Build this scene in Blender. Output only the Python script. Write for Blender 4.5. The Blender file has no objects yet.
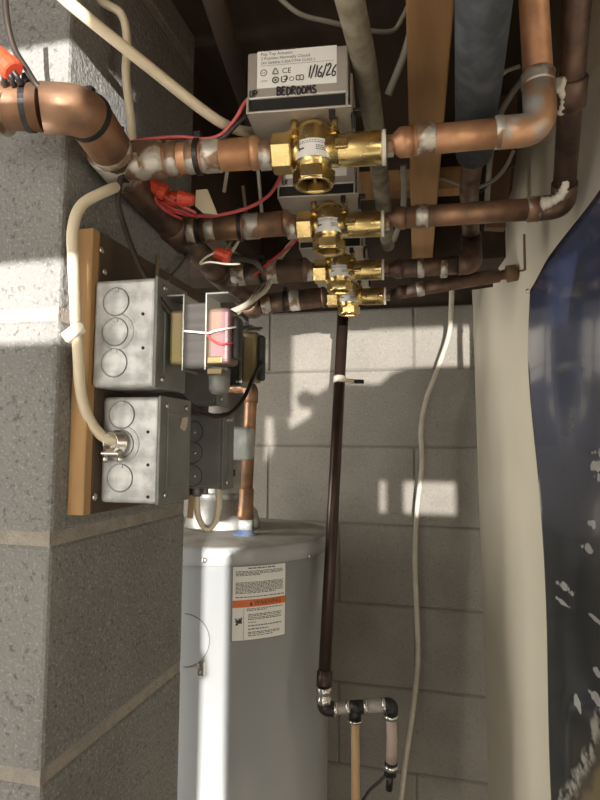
import bpy, bmesh, math, random
from mathutils import Vector, Matrix, Euler
random.seed(7)
R = math.radians
S = bpy.context.scene
COL = S.collection

# ------------------------------------------------------------------ camera
CAM = Vector((0.0, 0.0, 1.60))
FPX = 600.0
YAW, PITCH, ROLL = R(14.04), R(4.29), R(0.5)
cam_d = bpy.data.cameras.new('camera'); cam = bpy.data.objects.new('camera', cam_d); COL.objects.link(cam)
cam_rot = Matrix.Rotation(YAW, 3, 'Z') @ Matrix.Rotation(R(90) + PITCH, 3, 'X') @ Matrix.Rotation(ROLL, 3, 'Z')
cam.matrix_world = Matrix.Translation(CAM) @ cam_rot.to_4x4()
cam_d.sensor_fit = 'VERTICAL'; cam_d.sensor_height = 36.0; cam_d.lens = 36.0 * FPX / 800.0
cam_d.clip_start = 0.02; cam_d.clip_end = 50
S.camera = cam

# ------------------------------------------------------------------ light
w = bpy.data.worlds.new('world'); S.world = w; w.use_nodes = True
w.node_tree.nodes['Background'].inputs[0].default_value = (1.0, 0.93, 0.83, 1)
w.node_tree.nodes['Background'].inputs[1].default_value = 0.80
LAMP = Vector((0.50, -2.0, 1.55))
ld = bpy.data.lights.new('bulb_light', 'POINT'); lo = bpy.data.objects.new('bulb_light', ld); COL.objects.link(lo)
lo.location = LAMP; ld.energy = 1120; ld.color = (1.0, 0.95, 0.88); ld.shadow_soft_size = 0.007
fd = bpy.data.lights.new('room_fill', 'AREA'); fo = bpy.data.objects.new('room_fill', fd); COL.objects.link(fo)  # soft area fill added behind the camera to lift the ambient level
fd.shape = 'RECTANGLE'; fd.size = 1.2; fd.size_y = 0.9; fd.energy = 13; fd.color = (1.0, 0.94, 0.84)
fo.location = (-0.75, -1.15, 1.85)
fo.rotation_euler = (Vector((-0.1, 1.2, 1.6)) - fo.location).to_track_quat('-Z', 'Y').to_euler()
sd = bpy.data.lights.new('left_fill', 'AREA'); so = bpy.data.objects.new('left_fill', sd); COL.objects.link(so)  # area fill added from the left to brighten cream wall and heater
sd.shape = 'RECTANGLE'; sd.size = 0.6; sd.size_y = 1.4; sd.energy = 27; sd.color = (1.0, 0.95, 0.86)
so.location = (-1.40, 0.62, 1.58); so.rotation_euler = (Vector((0.1, 1.0, 1.58)) - so.location).to_track_quat('-Z', 'Y').to_euler()
S.view_settings.view_transform = 'Standard'; S.view_settings.look = 'None'
S.view_settings.gamma = 1; S.view_settings.use_curve_mapping = False
S.view_settings.exposure = 0.0

# ------------------------------------------------------------------ geometry helpers
def ray(px, py):
    return cam_rot @ Vector(((px - 300) / FPX, (400 - py) / FPX, -1.0))
def P(px, py, d): return CAM + ray(px, py) * d
def at_X(px, py, X): r = ray(px, py); return CAM + r * ((X - CAM.x) / r.x)
def at_Y(px, py, Y): r = ray(px, py); return CAM + r * ((Y - CAM.y) / r.y)
def at_plane(px, py, p0, n): r = ray(px, py); return CAM + r * ((p0 - CAM).dot(n) / r.dot(n))

def smooth_path(pts, n=6):
    pts = [Vector(p) for p in pts]
    if len(pts) < 3: return pts
    q = [pts[0] * 2 - pts[1]] + pts + [pts[-1] * 2 - pts[-2]]
    out = []
    for i in range(1, len(q) - 2):
        a, b, c, d = q[i - 1], q[i], q[i + 1], q[i + 2]
        for k in range(n):
            t = k / n
            out.append(0.5 * ((2 * b) + (c - a) * t + (2 * a - 5 * b + 4 * c - d) * t * t + (3 * b - a - 3 * c + d) * t ** 3))
    out.append(pts[-1]); return out

def fillet(pts, rad, n=8):
    pts = [Vector(p) for p in pts]; out = [pts[0]]
    for i in range(1, len(pts) - 1):
        a, b, c = pts[i - 1], pts[i], pts[i + 1]
        u = (a - b).normalized(); v = (c - b).normalized()
        r = min(rad, (a - b).length * .49, (c - b).length * .49)
        p, q = b + u * r, b + v * r
        for k in range(n + 1):
            t = k / n; out.append(p * (1 - t) ** 2 + b * 2 * t * (1 - t) + q * t * t)
    out.append(pts[-1]); return out

class MB:
    def __init__(s): s.bm = bmesh.new()
    def face(s, vs, m=0, smooth=False):
        try:
            f = s.bm.faces.new(vs); f.material_index = m; f.smooth = smooth; return f
        except ValueError: return None
    def tube(s, pts, r, seg=16, m=0, caps=True, flat=1.0, wob=0.0):
        pts = [Vector(p) for p in pts]; rings = []
        up = None
        for i, p in enumerate(pts):
            t = (pts[min(i + 1, len(pts) - 1)] - pts[max(i - 1, 0)])
            t = t.normalized() if t.length > 1e-9 else Vector((0, 0, 1))
            if up is None:
                up = Vector((0, 0, 1)) if abs(t.z) < .9 else Vector((0, 1, 0))
            x = t.cross(up)
            if x.length < 1e-6: x = t.orthogonal()
            x.normalize(); y = x.cross(t).normalized(); up = y
            rr = r[i] if isinstance(r, (list, tuple)) else r
            rr *= 1 + random.uniform(-wob, wob)
            rings.append([s.bm.verts.new(p + (x * math.cos(2 * math.pi * k / seg) * flat + y * math.sin(2 * math.pi * k / seg)) * rr) for k in range(seg)])
        for a, b in zip(rings, rings[1:]):
            for k in range(seg):
                s.face((a[k], b[k], b[(k + 1) % seg], a[(k + 1) % seg]), m, True)
        if caps:
            s.face(list(reversed(rings[0])), m); s.face(rings[-1], m)
        return s
    def rev(s, prof, o, ax, seg=32, m=0, smooth=True, ref=None, phase=0):
        """prof: list of (t along axis, radius)"""
        o = Vector(o); ax = Vector(ax).normalized()
        x = (Vector(ref) if ref else (Vector((0, 0, 1)) if abs(ax.z) < .9 else Vector((0, 1, 0))))
        x = (x - ax * x.dot(ax)).normalized(); y = ax.cross(x)
        rings = []
        for t, r in prof:
            if r < 1e-7: rings.append([s.bm.verts.new(o + ax * t)])
            else: rings.append([s.bm.verts.new(o + ax * t + (x * math.cos(phase + 2 * math.pi * k / seg) + y * math.sin(phase + 2 * math.pi * k / seg)) * r) for k in range(seg)])
        for a, b in zip(rings, rings[1:]):
            for k in range(seg):
                k2 = (k + 1) % seg
                if len(a) == 1 and len(b) == 1: continue
                if len(a) == 1: s.face((a[0], b[k2], b[k]), m, smooth)
                elif len(b) == 1: s.face((a[k], a[k2], b[0]), m, smooth)
                else: s.face((a[k], a[k2], b[k2], b[k]), m, smooth)
        if len(rings[0]) > 1: s.face(list(reversed(rings[0])), m)
        if len(rings[-1]) > 1: s.face(rings[-1], m)
        return s
    def box(s, lo, hi, bev=0.0, m=0, M=None, seg=2):
        lo, hi = Vector(lo), Vector(hi)
        b = bmesh.new(); bmesh.ops.create_cube(b, size=1.0)
        sz = hi - lo; c = (hi + lo) / 2
        for v in b.verts: v.co = Vector((v.co.x * sz.x, v.co.y * sz.y, v.co.z * sz.z)) + c
        if bev > 0: bmesh.ops.bevel(b, geom=b.edges[:], offset=min(bev, min(abs(q) for q in sz) * .45), segments=seg, affect='EDGES', profile=.5)
        s._merge(b, m, M); return s
    def _merge(s, b, m=0, M=None):
        mp = {}
        for v in b.verts: mp[v] = s.bm.verts.new((M @ v.co) if M else v.co)
        for f in b.faces:
            s.face([mp[v] for v in f.verts], m, f.smooth)
        b.free()
    def sphere(s, c, r, m=0, seg=16, sc=(1, 1, 1), M=None):
        b = bmesh.new(); bmesh.ops.create_uvsphere(b, u_segments=seg, v_segments=max(6, seg // 2), radius=1)
        for v in b.verts: v.co = Vector((v.co.x * r * sc[0], v.co.y * r * sc[1], v.co.z * r * sc[2])) + Vector(c)
        for f in b.faces: f.smooth = True
        s._merge(b, m, M); return s
    def prism(s, poly, vec, m=0):
        """poly: list of world points (planar), extruded by vec"""
        vec = Vector(vec)
        a = [s.bm.verts.new(Vector(p)) for p in poly]; b = [s.bm.verts.new(Vector(p) + vec) for p in poly]
        s.face(list(reversed(a)), m); s.face(b, m)
        n = len(a)
        for i in range(n): s.face((a[i], a[(i + 1) % n], b[(i + 1) % n], b[i]), m)
        return s
    def torus(s, c, ax, R_, r, m=0, seg=32, rs=8, flat=1.0, arc=(0, 2 * math.pi)):
        ax = Vector(ax).normalized(); x = ax.orthogonal().normalized(); y = ax.cross(x); c = Vector(c)
        rings = []
        for k in range(seg):
            a = 2 * math.pi * k / seg; d = x * math.cos(a) + y * math.sin(a)
            rings.append([s.bm.verts.new(c + d * (R_ + r * math.cos(2 * math.pi * j / rs)) + ax * (r * flat * math.sin(2 * math.pi * j / rs))) for j in range(rs)])
        for k in range(seg):
            for j in range(rs):
                s.face((rings[k][j], rings[(k + 1) % seg][j], rings[(k + 1) % seg][(j + 1) % rs], rings[k][(j + 1) % rs]), m, True)
        return s

ROOTM = {}
def link_obj(name, data): o = bpy.data.objects.new(name, data); COL.objects.link(o); return o
def build(name, mb, mats, parent=None, world=True):
    bm = mb.bm
    if parent is not None and world:
        bm.transform(ROOTM[parent.name].inverted())
    bmesh.ops.recalc_face_normals(bm, faces=bm.faces[:])
    me = bpy.data.meshes.new(name); bm.to_mesh(me); bm.free()
    for m in (mats if isinstance(mats, (list, tuple)) else [mats]): me.materials.append(m)
    o = link_obj(name, me)
    if parent is not None:
        o.parent = parent; ROOTM[o.name] = ROOTM[parent.name]
    else: ROOTM[o.name] = Matrix.Identity(4)
    return o
def thing(name, label, cat, loc=(0, 0, 0), rotz=0.0, group=None):
    o = link_obj(name, None); o.empty_display_size = .02
    o.location = loc; o.rotation_euler = (0, 0, rotz)
    ROOTM[o.name] = Matrix.Translation(Vector(loc)) @ Matrix.Rotation(rotz, 4, 'Z')
    o['label'] = label; o['category'] = cat
    if group: o['group'] = group
    return o
def tag(o, label, cat, group=None):
    o['label'] = label; o['category'] = cat
    if group: o['group'] = group
    return o
def struct(name, mb, mats, parent=None):
    o = build(name, mb, mats, parent); o['kind'] = 'structure'; return o
def solo(name, mb, mats, label, cat, group=None):
    """a one-mesh thing: its origin moves to its own centre"""
    o = build(name, mb, mats); me = o.data
    c = sum((v.co for v in me.vertices), Vector()) / max(1, len(me.vertices))
    me.transform(Matrix.Translation(-c)); o.location = c
    ROOTM[o.name] = Matrix.Translation(c)
    return tag(o, label, cat, group)

# ------------------------------------------------------------------ materials
def mat(name, col, rough=.5, metal=0.0, col2=None, scale=30, lo=.4, hi=.6, bump=0.0, bscale=None, detail=6, rough2=None, coat=0, alpha=1, spec=.5, metal2=None, stretch=None):
    m = bpy.data.materials.new(name); m.use_nodes = True
    nt = m.node_tree; b = nt.nodes['Principled BSDF']
    b.inputs['Base Color'].default_value = (*col, 1); b.inputs['Roughness'].default_value = rough; b.inputs['Metallic'].default_value = metal
    b.inputs['Specular IOR Level'].default_value = spec
    if coat: b.inputs['Coat Weight'].default_value = coat; b.inputs['Coat Roughness'].default_value = .12
    if alpha < 1: b.inputs['Alpha'].default_value = alpha
    tc = nt.nodes.new('ShaderNodeTexCoord'); vec = tc.outputs['Object']
    if stretch:
        mp = nt.nodes.new('ShaderNodeMapping'); mp.inputs['Scale'].default_value = stretch
        nt.links.new(vec, mp.inputs['Vector']); vec = mp.outputs['Vector']
    if col2:
        n = nt.nodes.new('ShaderNodeTexNoise'); n.inputs['Scale'].default_value = scale; n.inputs['Detail'].default_value = detail
        nt.links.new(vec, n.inputs['Vector'])
        r = nt.nodes.new('ShaderNodeMapRange'); r.inputs['From Min'].default_value = lo; r.inputs['From Max'].default_value = hi
        nt.links.new(n.outputs['Fac'], r.inputs['Value'])
        mx = nt.nodes.new('ShaderNodeMix'); mx.data_type = 'RGBA'
        mx.inputs['A'].default_value = (*col, 1); mx.inputs['B'].default_value = (*col2, 1)
        nt.links.new(r.outputs['Result'], mx.inputs['Factor']); nt.links.new(mx.outputs['Result'], b.inputs['Base Color'])
        for nm, v1, v2 in (('Roughness', rough, rough2), ('Metallic', metal, metal2)):
            if v2 is not None:
                q = nt.nodes.new('ShaderNodeMapRange'); q.inputs['To Min'].default_value = v1; q.inputs['To Max'].default_value = v2
                nt.links.new(r.outputs['Result'], q.inputs['Value']); nt.links.new(q.outputs['Result'], b.inputs[nm])
    if bump:
        n2 = nt.nodes.new('ShaderNodeTexNoise'); n2.inputs['Scale'].default_value = bscale or scale * 3; n2.inputs['Detail'].default_value = 5
        nt.links.new(vec, n2.inputs['Vector'])
        bp = nt.nodes.new('ShaderNodeBump'); bp.inputs['Strength'].default_value = bump; bp.inputs['Distance'].default_value = .004
        nt.links.new(n2.outputs['Fac'], bp.inputs['Height']); nt.links.new(bp.outputs['Normal'], b.inputs['Normal'])
    return m

def concrete(name, base, dark, light, fine=420, bump=.7):
    """speckled block: two fine noises and a slow one"""
    m = bpy.data.materials.new(name); m.use_nodes = True; nt = m.node_tree; b = nt.nodes['Principled BSDF']
    b.inputs['Roughness'].default_value = .93; b.inputs['Specular IOR Level'].default_value = .2
    tc = nt.nodes.new('ShaderNodeTexCoord')
    def noise(sc, lo, hi, det=3):
        n = nt.nodes.new('ShaderNodeTexNoise'); n.inputs['Scale'].default_value = sc; n.inputs['Detail'].default_value = det
        nt.links.new(tc.outputs['Object'], n.inputs['Vector'])
        r = nt.nodes.new('ShaderNodeMapRange'); r.inputs['From Min'].default_value = lo; r.inputs['From Max'].default_value = hi
        nt.links.new(n.outputs['Fac'], r.inputs['Value']); return n, r
    def mix(fac, a, bcol, k=1.0):
        x = nt.nodes.new('ShaderNodeMix'); x.data_type = 'RGBA'
        if isinstance(a, tuple): x.inputs['A'].default_value = (*a, 1)
        else: nt.links.new(a, x.inputs['A'])
        x.inputs['B'].default_value = (*bcol, 1)
        mu = nt.nodes.new('ShaderNodeMath'); mu.operation = 'MULTIPLY'; mu.inputs[1].default_value = k
        nt.links.new(fac, mu.inputs[0]); nt.links.new(mu.outputs[0], x.inputs['Factor']); return x.outputs['Result']
    n1, r1 = noise(7, .35, .7, 5); n2, r2 = noise(fine, .56, .68); n3, r3 = noise(fine * .55, .58, .7)
    c = mix(r1.outputs['Result'], base, tuple(x * .78 for x in base))
    c = mix(r2.outputs['Result'], c, light, .55); c = mix(r3.outputs['Result'], c, dark, .8)
    nt.links.new(c, b.inputs['Base Color'])
    bp = nt.nodes.new('ShaderNodeBump'); bp.inputs['Strength'].default_value = bump; bp.inputs['Distance'].default_value = .003
    n4, _ = noise(fine * .7, .4, .6, 4)
    nt.links.new(n4.outputs['Fac'], bp.inputs['Height']); nt.links.new(bp.outputs['Normal'], b.inputs['Normal'])
    return m

M = {}
M['block'] = concrete('concrete_block_grey', (.240, .238, .230), (.11, .108, .103), (.41, .405, .395), fine=330)
M['mortar'] = mat('mortar', (.34, .31, .265), .95, 0, (.27, .25, .22), 60, bump=.6, bscale=300)
M['backblock'] = concrete('concrete_block_pale', (.285, .265, .235), (.20, .185, .165), (.36, .34, .31), fine=260, bump=.5)
M['backmortar'] = mat('mortar_thin', (.17, .16, .14), .95)
M['cream'] = mat('cream_paint', (.70, .645, .525), .55, 0, (.65, .60, .485), 5, .35, .7, bump=.06, bscale=160)
M['drywall'] = mat('drywall_paint', (.70, .66, .57), .7, 0, (.64, .60, .52), 6)
M['compound'] = mat('joint_compound', (.74, .70, .60), .8, bump=.3, bscale=90)
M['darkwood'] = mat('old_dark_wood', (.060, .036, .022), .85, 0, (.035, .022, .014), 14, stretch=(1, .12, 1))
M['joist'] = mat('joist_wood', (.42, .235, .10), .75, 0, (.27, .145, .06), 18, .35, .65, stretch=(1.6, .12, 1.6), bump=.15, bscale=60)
M['plank'] = mat('brown_plank', (.17, .095, .05), .8, 0, (.12, .065, .035), 20, stretch=(1, 1, .15))
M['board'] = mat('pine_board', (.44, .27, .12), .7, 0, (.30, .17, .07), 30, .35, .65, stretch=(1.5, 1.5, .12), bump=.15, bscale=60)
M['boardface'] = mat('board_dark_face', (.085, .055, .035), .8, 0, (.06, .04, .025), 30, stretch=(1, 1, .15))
M['floor'] = mat('floor_concrete', (.22, .21, .2), .9, 0, (.18, .17, .16), 8)
M['copper'] = mat('copper_tarnished', (.40, .215, .12), .40, .6, (.20, .125, .085), 30, .36, .64, rough2=.55, bump=.08, bscale=120)
M['copperb'] = mat('copper_bright', (.60, .33, .18), .42, .55, (.40, .20, .11), 34, .38, .66, rough2=.5, bump=.06, bscale=120)
M['copperd'] = mat('copper_dark', (.20, .12, .082), .42, .6, (.095, .062, .048), 34, .38, .62, rough2=.55, bump=.08, bscale=120)
M['solder'] = mat('solder_smear', (.55, .52, .46), .42, .55, (.27, .165, .10), 48, .47, .55, rough2=.5, bump=.2, bscale=160)
M['smear'] = mat('smeared_copper', (.52, .29, .16), .42, .5, (.36, .35, .33), 26, .50, .60, rough2=.5, metal2=.35, bump=.15, bscale=120)
M['brass'] = mat('brass', (.76, .585, .27), .23, 1.0, (.60, .45, .19), 30, .4, .68, rough2=.33, bump=.03, bscale=200)
M['brassd'] = mat('brass_inside', (.40, .27, .09), .4, .9)
M['tape'] = mat('thread_tape', (.72, .70, .64), .6)
M['steel'] = mat('actuator_steel', (.50, .46, .41), .38, .45, (.41, .375, .335), 18, .35, .7, bump=.02, bscale=200)
M['blackp'] = mat('black_plastic', (.012, .012, .012), .45)
M['tie'] = mat('cable_tie_black', (.014, .013, .013), .4)
M['sticker'] = mat('white_sticker', (.80, .79, .76), .45)
M['ink'] = mat('print_ink', (.035, .033, .035), .6)
M['marker'] = mat('marker_ink', (.02, .015, .022), .5)
M['greyink'] = mat('grey_print', (.22, .22, .23), .6)
M['orange'] = mat('orange_band', (.66, .155, .03), .5)
M['galv'] = mat('galvanised_steel', (.56, .57, .565), .42, .4, (.36, .37, .37), 60, .38, .62, rough2=.5, bump=.03, bscale=90)
M['galvd'] = mat('galvanised_steel_shaded', (.22, .228, .222), .5, .35, (.17, .177, .172), 30, .4, .65)  # galvanised steel darkened, the covers' shade put into the colour
M['greybox'] = mat('grey_box_shaded', (.17, .174, .17), .55, .25, (.14, .143, .14), 40)  # grey box, base colour darkened for the shade it stands in
M['flue'] = mat('flue_metal', (.52, .52, .50), .4, .75, (.40, .40, .39), 22, rough2=.5)
M['heater'] = mat('heater_enamel', (.365, .38, .395), .34, .0, (.345, .36, .37), 4, coat=.3)
M['heatertop'] = mat('heater_top_dusty', (.40, .385, .35), .75, 0, (.30, .27, .23), 16, .4, .65)
M['heaterline'] = mat('panel_seam', (.16, .16, .165), .6)
M['blue'] = mat('blue_fitting', (.06, .13, .30), .5, .1, (.16, .19, .25), 60)
M['nm'] = mat('nm_cable_sheath', (.66, .58, .43), .5, 0, (.58, .50, .36), 20)
M['dimw'] = mat('white_sheath_shaded', (.30, .28, .23), .6, 0, (.24, .22, .18), 25)  # white sheath colour darkened to stand for shade under the ceiling
M['nmw'] = mat('white_cable_sheath', (.60, .56, .47), .5, 0, (.50, .46, .38), 25)
M['conn'] = mat('cable_clamp_white', (.74, .69, .58), .5)
M['brownw'] = mat('brown_cable', (.026, .018, .014), .5)
M['tanw'] = mat('tan_cable', (.16, .125, .085), .55)
M['red'] = mat('red_wire', (.42, .035, .035), .45)
M['pinkred'] = mat('faded_red_wire', (.55, .10, .10), .45)
M['nut'] = mat('red_wire_nut', (.62, .07, .03), .42)
M['blackw'] = mat('black_wire', (.016, .014, .013), .45)
M['whitew'] = mat('white_wire', (.68, .63, .56), .5)
M['foam'] = mat('foam_insulation', (.040, .044, .050), .85, 0, (.070, .076, .084), 60, .4, .65, bump=.25, bscale=140)
M['conduit'] = mat('whitewashed_pipe', (.28, .25, .19), .8, 0, (.17, .14, .09), 40, .38, .6, bump=.3, bscale=120)
M['blackpipe'] = mat('dark_brown_pipe', (.075, .045, .035), .33, .55, (.045, .03, .025), 14, .4, .6)
M['clear'] = mat('cloudy_tube', (.36, .33, .30), .35)
M['pex'] = mat('amber_tube', (.46, .31, .16), .45)
M['pink'] = mat('pinkish_tube', (.40, .31, .27), .42)
M['fit'] = mat('black_fitting', (.02, .02, .02), .35, .3)
M['clamp'] = mat('shiny_clamp', (.62, .60, .56), .25, .9)
M['gold'] = mat('zinc_yellow_bell', (.21, .175, .075), .45, .5, (.22, .15, .10), 14, .42, .6, rough2=.4)
M['goldp'] = mat('zinc_pink_bell', (.22, .155, .11), .5, .45, (.22, .125, .135), 30, .42, .58, rough2=.36, stretch=(2.5, 1, .5))
M['core'] = mat('laminated_core', (.045, .041, .037), .6, .2, (.032, .029, .027), 200, stretch=(.02, 1, 1))
M['bell'] = mat('frame_steel', (.26, .25, .22), .4, .7)
M['coil'] = mat('coil_black', (.025, .024, .023), .55)
M['plast'] = mat('cloudy_grey_plastic', (.36, .38, .37), .3, 0, (.55, .56, .55), 40, .5, .68, alpha=.93)

# ------------------------------------------------------------------ the setting
pc = P(50, 540, .545)                      # near right corner of the block pillar
XP = pc.x; YP = pc.y; COURSE = .209; ZJ = pc.z
YB = P(340, 446, 1.62).y                   # face of the rear block wall
ZTOP = 1.60 + .37                          # top of the block walls / underside of joists
ZSUB = ZTOP + .22                          # underside of the floor above

m = MB(); m.box((-2.2, -3.2, -.05), (2.2, YB + .2, 0)); struct('floor', m, M['floor'])
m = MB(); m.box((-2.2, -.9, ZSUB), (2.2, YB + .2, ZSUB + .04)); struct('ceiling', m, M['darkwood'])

# pillar of grey blocks
YE = at_X(183, 600, XP).y
def block_stack(name, x0, x1, y0, y1, zj, course, gap, mats, rec, ztop, bev=.004):
    m = MB(); m.box((x0 + rec, y0 + rec, 0), (x1 - rec, y1 - rec, ztop), 0, 1)
    z = zj - course * math.floor(zj / course + 1)
    while z < ztop:
        a, b = max(z + gap / 2, 0), min(z + course - gap / 2, ztop)
        if b - a > .02: m.box((x0, y0, a), (x1, y1, b), bev, 0)
        z += course
    return m
m = block_stack('wall_left', XP - .40, XP, YP, YE, ZJ, COURSE, .011, None, .0015, ZSUB)
struct('wall_left', m, [M['block'], M['mortar']])
m = MB(); m.box((-1.6, YE + .02, 0), (-1.45, YB + .1, ZSUB)); struct('wall_far_left', m, M['block'])

m = MB(); m.box((1.25, -3.2, 0), (1.35, YB + .1, ZSUB)); struct('wall_far_right', m, M['drywall'])
# rear block wall, running bond
m = MB(); CB = .2055; zb = at_Y(440, 447, YB).z; xj = at_Y(414, 340, YB).x
m.box((-1.5, YB + .003, 0), (1.2, YB + .18, ZTOP), 0, 1)
rows = range(-8, 3)
for r_ in rows:
    z0 = zb + r_ * CB; z1 = z0 + CB
    if z0 >= ZTOP: continue
    z1 = min(z1, ZTOP)
    off = 0 if r_ % 2 == 1 else .199
    for k in range(-4, 5):
        xa = xj + off + k * .398; xb = xa + .398
        xa, xb = max(xa, -1.5), min(xb, 1.2)
        if xb - xa > .02 and z0 > -.15: m.box((xa + .002, YB, max(z0, 0) + .002), (xb - .002, YB + .05, z1 - .002), .003, 0, seg=1)
struct('wall_back', m, [M['backblock'], M['backmortar']])
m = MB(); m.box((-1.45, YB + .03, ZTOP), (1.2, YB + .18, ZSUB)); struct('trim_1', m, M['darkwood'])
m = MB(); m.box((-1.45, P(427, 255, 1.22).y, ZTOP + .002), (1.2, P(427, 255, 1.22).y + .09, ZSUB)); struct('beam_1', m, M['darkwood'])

# joists
yend = P(427, 255, 1.22).y
def joist(nm, xc, w_, mt, y0=-.85):
    m = MB(); m.box((xc - w_ / 2, y0, ZTOP), (xc + w_ / 2, yend, ZSUB), .002); struct(nm, m, mt)
xj1 = P(430, 3, .505).x + .004
ja, jb = P(430, 3, .505), P(422, 254, 1.22); jd = Vector((jb.x - ja.x, jb.y - ja.y, 0)).normalized()
m = MB(); jl = (jb - ja).length; m.box((-.020, -.9, ZTOP - ja.z), (.020, jl, ZSUB - ja.z), .002, M=Matrix.Translation(ja) @ Matrix.Rotation(math.atan2(-jd.x, jd.y), 4, 'Z')); struct('beam_2', m, M['joist'])
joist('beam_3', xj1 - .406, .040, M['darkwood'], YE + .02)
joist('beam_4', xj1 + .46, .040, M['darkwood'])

# right hand wall: a vertical plane through two measured points
W2 = P(560, 190, .785); W4 = P(464, 445, 1.60)
wd = Vector((W4.x - W2.x, W4.y - W2.y, 0)).normalized(); wn = Vector((-wd.y, wd.x, 0))
if wn.x > 0: wn = -wn                      # towards the room (left)
W0 = Vector((W2.x, W2.y, 0)) - wn * .018
def WP(px, py, off=0): return at_plane(px, py, W0 + wn * off, wn)
outline = [(490, 830), (472, 290), (493, 287), (494, 262), (496, 226), (512, 190), (517, 150), (527, 108), (556, 85), (560, 60), (585, 0), (608, -80), (611, 300), (611, 900)]
pts = [WP(*q) for q in outline]
m = MB(); m.prism(pts, -wn * .012); struct('wall_right', m, M['cream'])
n0 = [WP(577, 860, .012), WP(575.5, 150, .012), WP(572, 72, .012), WP(592, 8, .012), WP(607, -80, .012), WP(611, 300, .012), WP(611, 900, .012)]
m = MB(); m.prism(n0, -wn * .0115); struct('trim_2', m, M['drywall'])

m = MB(); m.prism([WP(523, 234, .0006), WP(525, 234, .0006), WP(526, 270, .0006), WP(523.5, 270, .0006)], -wn * .004)
m.prism([WP(493, 275, .0006), WP(525, 269, .0006), WP(525, 271, .0006), WP(493, 277, .0006)], -wn * .004); struct('trim_3', m, M['plank'])
# unseen plates added behind the camera, outlines fitted to the shadows they cast
YR = -.55
def shade(X, Y, h):
    """point of the blocker plane that shades the point (X, Y, h above the lens)"""
    q = Vector((X, Y, 1.6 + h)); t = (YR - LAMP.y) / (q.y - LAMP.y); return LAMP + (q - LAMP) * t
def shade_px(px, py, plane, v):
    q = at_Y(px, py, v) if plane == 'Y' else at_X(px, py, v)
    t = (YR - LAMP.y) / (q.y - LAMP.y); return LAMP + (q - LAMP) * t

# ------------------------------------------------------------------ the pipe manifold
MYAW = R(5.7)
mx = Vector((math.cos(MYAW), math.sin(MYAW), 0)); my = Vector((-math.sin(MYAW), math.cos(MYAW), 0))
VAL = [(314, 152, .580), (329, 226, .757), (340, 271, .945), (349, 297, 1.125)]
DDX = -.146
def run_pt(i, px, py):
    """a point on run i of the manifold seen at px, py"""
    vx, vy, vd = VAL[i]; p0 = P(vx, vy, vd)
    return at_plane(px, py, p0, my)
def pipe_mb(a, b, r, seg=20): return MB().tube([a, b], r, seg)
def rad(i, px, py, wpx):
    return (run_pt(i, px, py) - CAM).dot(cam_rot @ Vector((0, 0, -1))) * wpx / 1200

ordn = ['front', 'second', 'third', 'rearmost']
LEFT = [  # tee px, reducer start px, valve end px, y at tee, y at valve, pipe width px, sleeve px list (a, b, width)
    dict(a=(122, 162), b=(274, 152), w=31, red=(252, 274), sl=[(134, 166, 37), (168, 180, 35), (203, 222, 33), (188, 200, 33)], cop='copperb'),
    dict(a=(182, 232), b=(300, 222), w=24, red=(284, 300), sl=[(188, 198, 29), (206, 216, 28), (244, 260, 26)], cop='copper'),
    dict(a=(226, 274), b=(316, 269), w=22, red=(304, 316), sl=[(232, 246, 25), (268, 278, 24)], cop='copperd'),
    dict(a=(252, 305), b=(334, 296), w=19, red=(322, 334), sl=[(262, 272, 21), (290, 300, 21)], cop='copperd'),
]
lab_left = ['bright copper pipe with solder smears between header and front brass valve',
            'copper pipe left of the second brass valve, tied with two black ties',
            'dark tarnished copper pipe left of the third brass valve',
            'dark copper pipe left of the rearmost, smallest-looking brass valve']
for i, L in enumerate(LEFT):
    def at(px):
        t = (px - L['a'][0]) / (L['b'][0] - L['a'][0]); return run_pt(i, px, L['a'][1] + t * (L['b'][1] - L['a'][1]))
    A, B = at(L['a'][0]), at(L['b'][0]); r0 = rad(i, 200, 200, L['w'])
    t = thing('copper_pipe', lab_left[i], 'pipe', A, 0, 'copper runs left of the zone valves')
    c = at(L['red'][0]); ax = (B - A).normalized(); rv = r0 * .55; l_ = (B - c).length
    build('pipe', MB().tube([A, c], r0, 24), M[L['cop']], t)
    build('reducer', MB().rev([(0, r0 * 1.06), (l_ * .25, r0 * 1.04), (l_ * .55, rv * 1.2), (l_ * .8, rv), (l_ + .004, rv)], c, ax, 24), M[L['cop']], t)
    for (s0, s1, w_) in L['sl']:
        p, q = at(s0), at(s1); rr = rad(i, s0, 200, w_); ln = (q - p).length
        build('solder_sleeve', MB().rev([(0, r0 * .99), (ln * .12, rr), (ln * .5, rr * .985), (ln * .88, rr), (ln, r0 * .99)], p, ax, 24), M['solder'], t)

# header: comes from the left in front of the pillar, turns, runs back
tees = [run_pt(0, 116, 163), run_pt(1, 176, 232), run_pt(2, 221, 275), run_pt(3, 250, 305)]
t = thing('pipe_header', 'thick copper header pipe bending round the block pillar corner', 'pipe', P(40, 108, .505))
hp = [P(-60, 98, .496), P(0, 106, .500), P(42, 108, .503)]
el = fillet([P(42, 108, .503), P(84, 110, .512), P(108, 146, tees[0].y and .566)], .06, 10)
build('pipe', MB().tube(hp, .0188, 24), M['copper'], t)
build('elbow', MB().tube(el, .0204, 24), M['copper'], t)
hd = [el[-1], tees[0], tees[1], tees[2], tees[3], tees[3] + (tees[3] - tees[2]) * .2]
build('long_pipe', MB().tube(hd, .0176, 24), M['copperd'], t)
for k, q in enumerate(tees):
    d_ = (hd[k + 2] - hd[k]).normalized(); s_ = .026
    mb = MB().rev([(-.026, .0176), (-.026, .0202), (.026, .0202), (.026, .0176)], q, d_, 24)
    mb.rev([(0, .0170), (.024, .0185), (.03, .0185), (.03, .0165)], q, mx, 24)
    build('tee', mb, M['solder' if k == 0 else 'copperd'], t)
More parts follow.
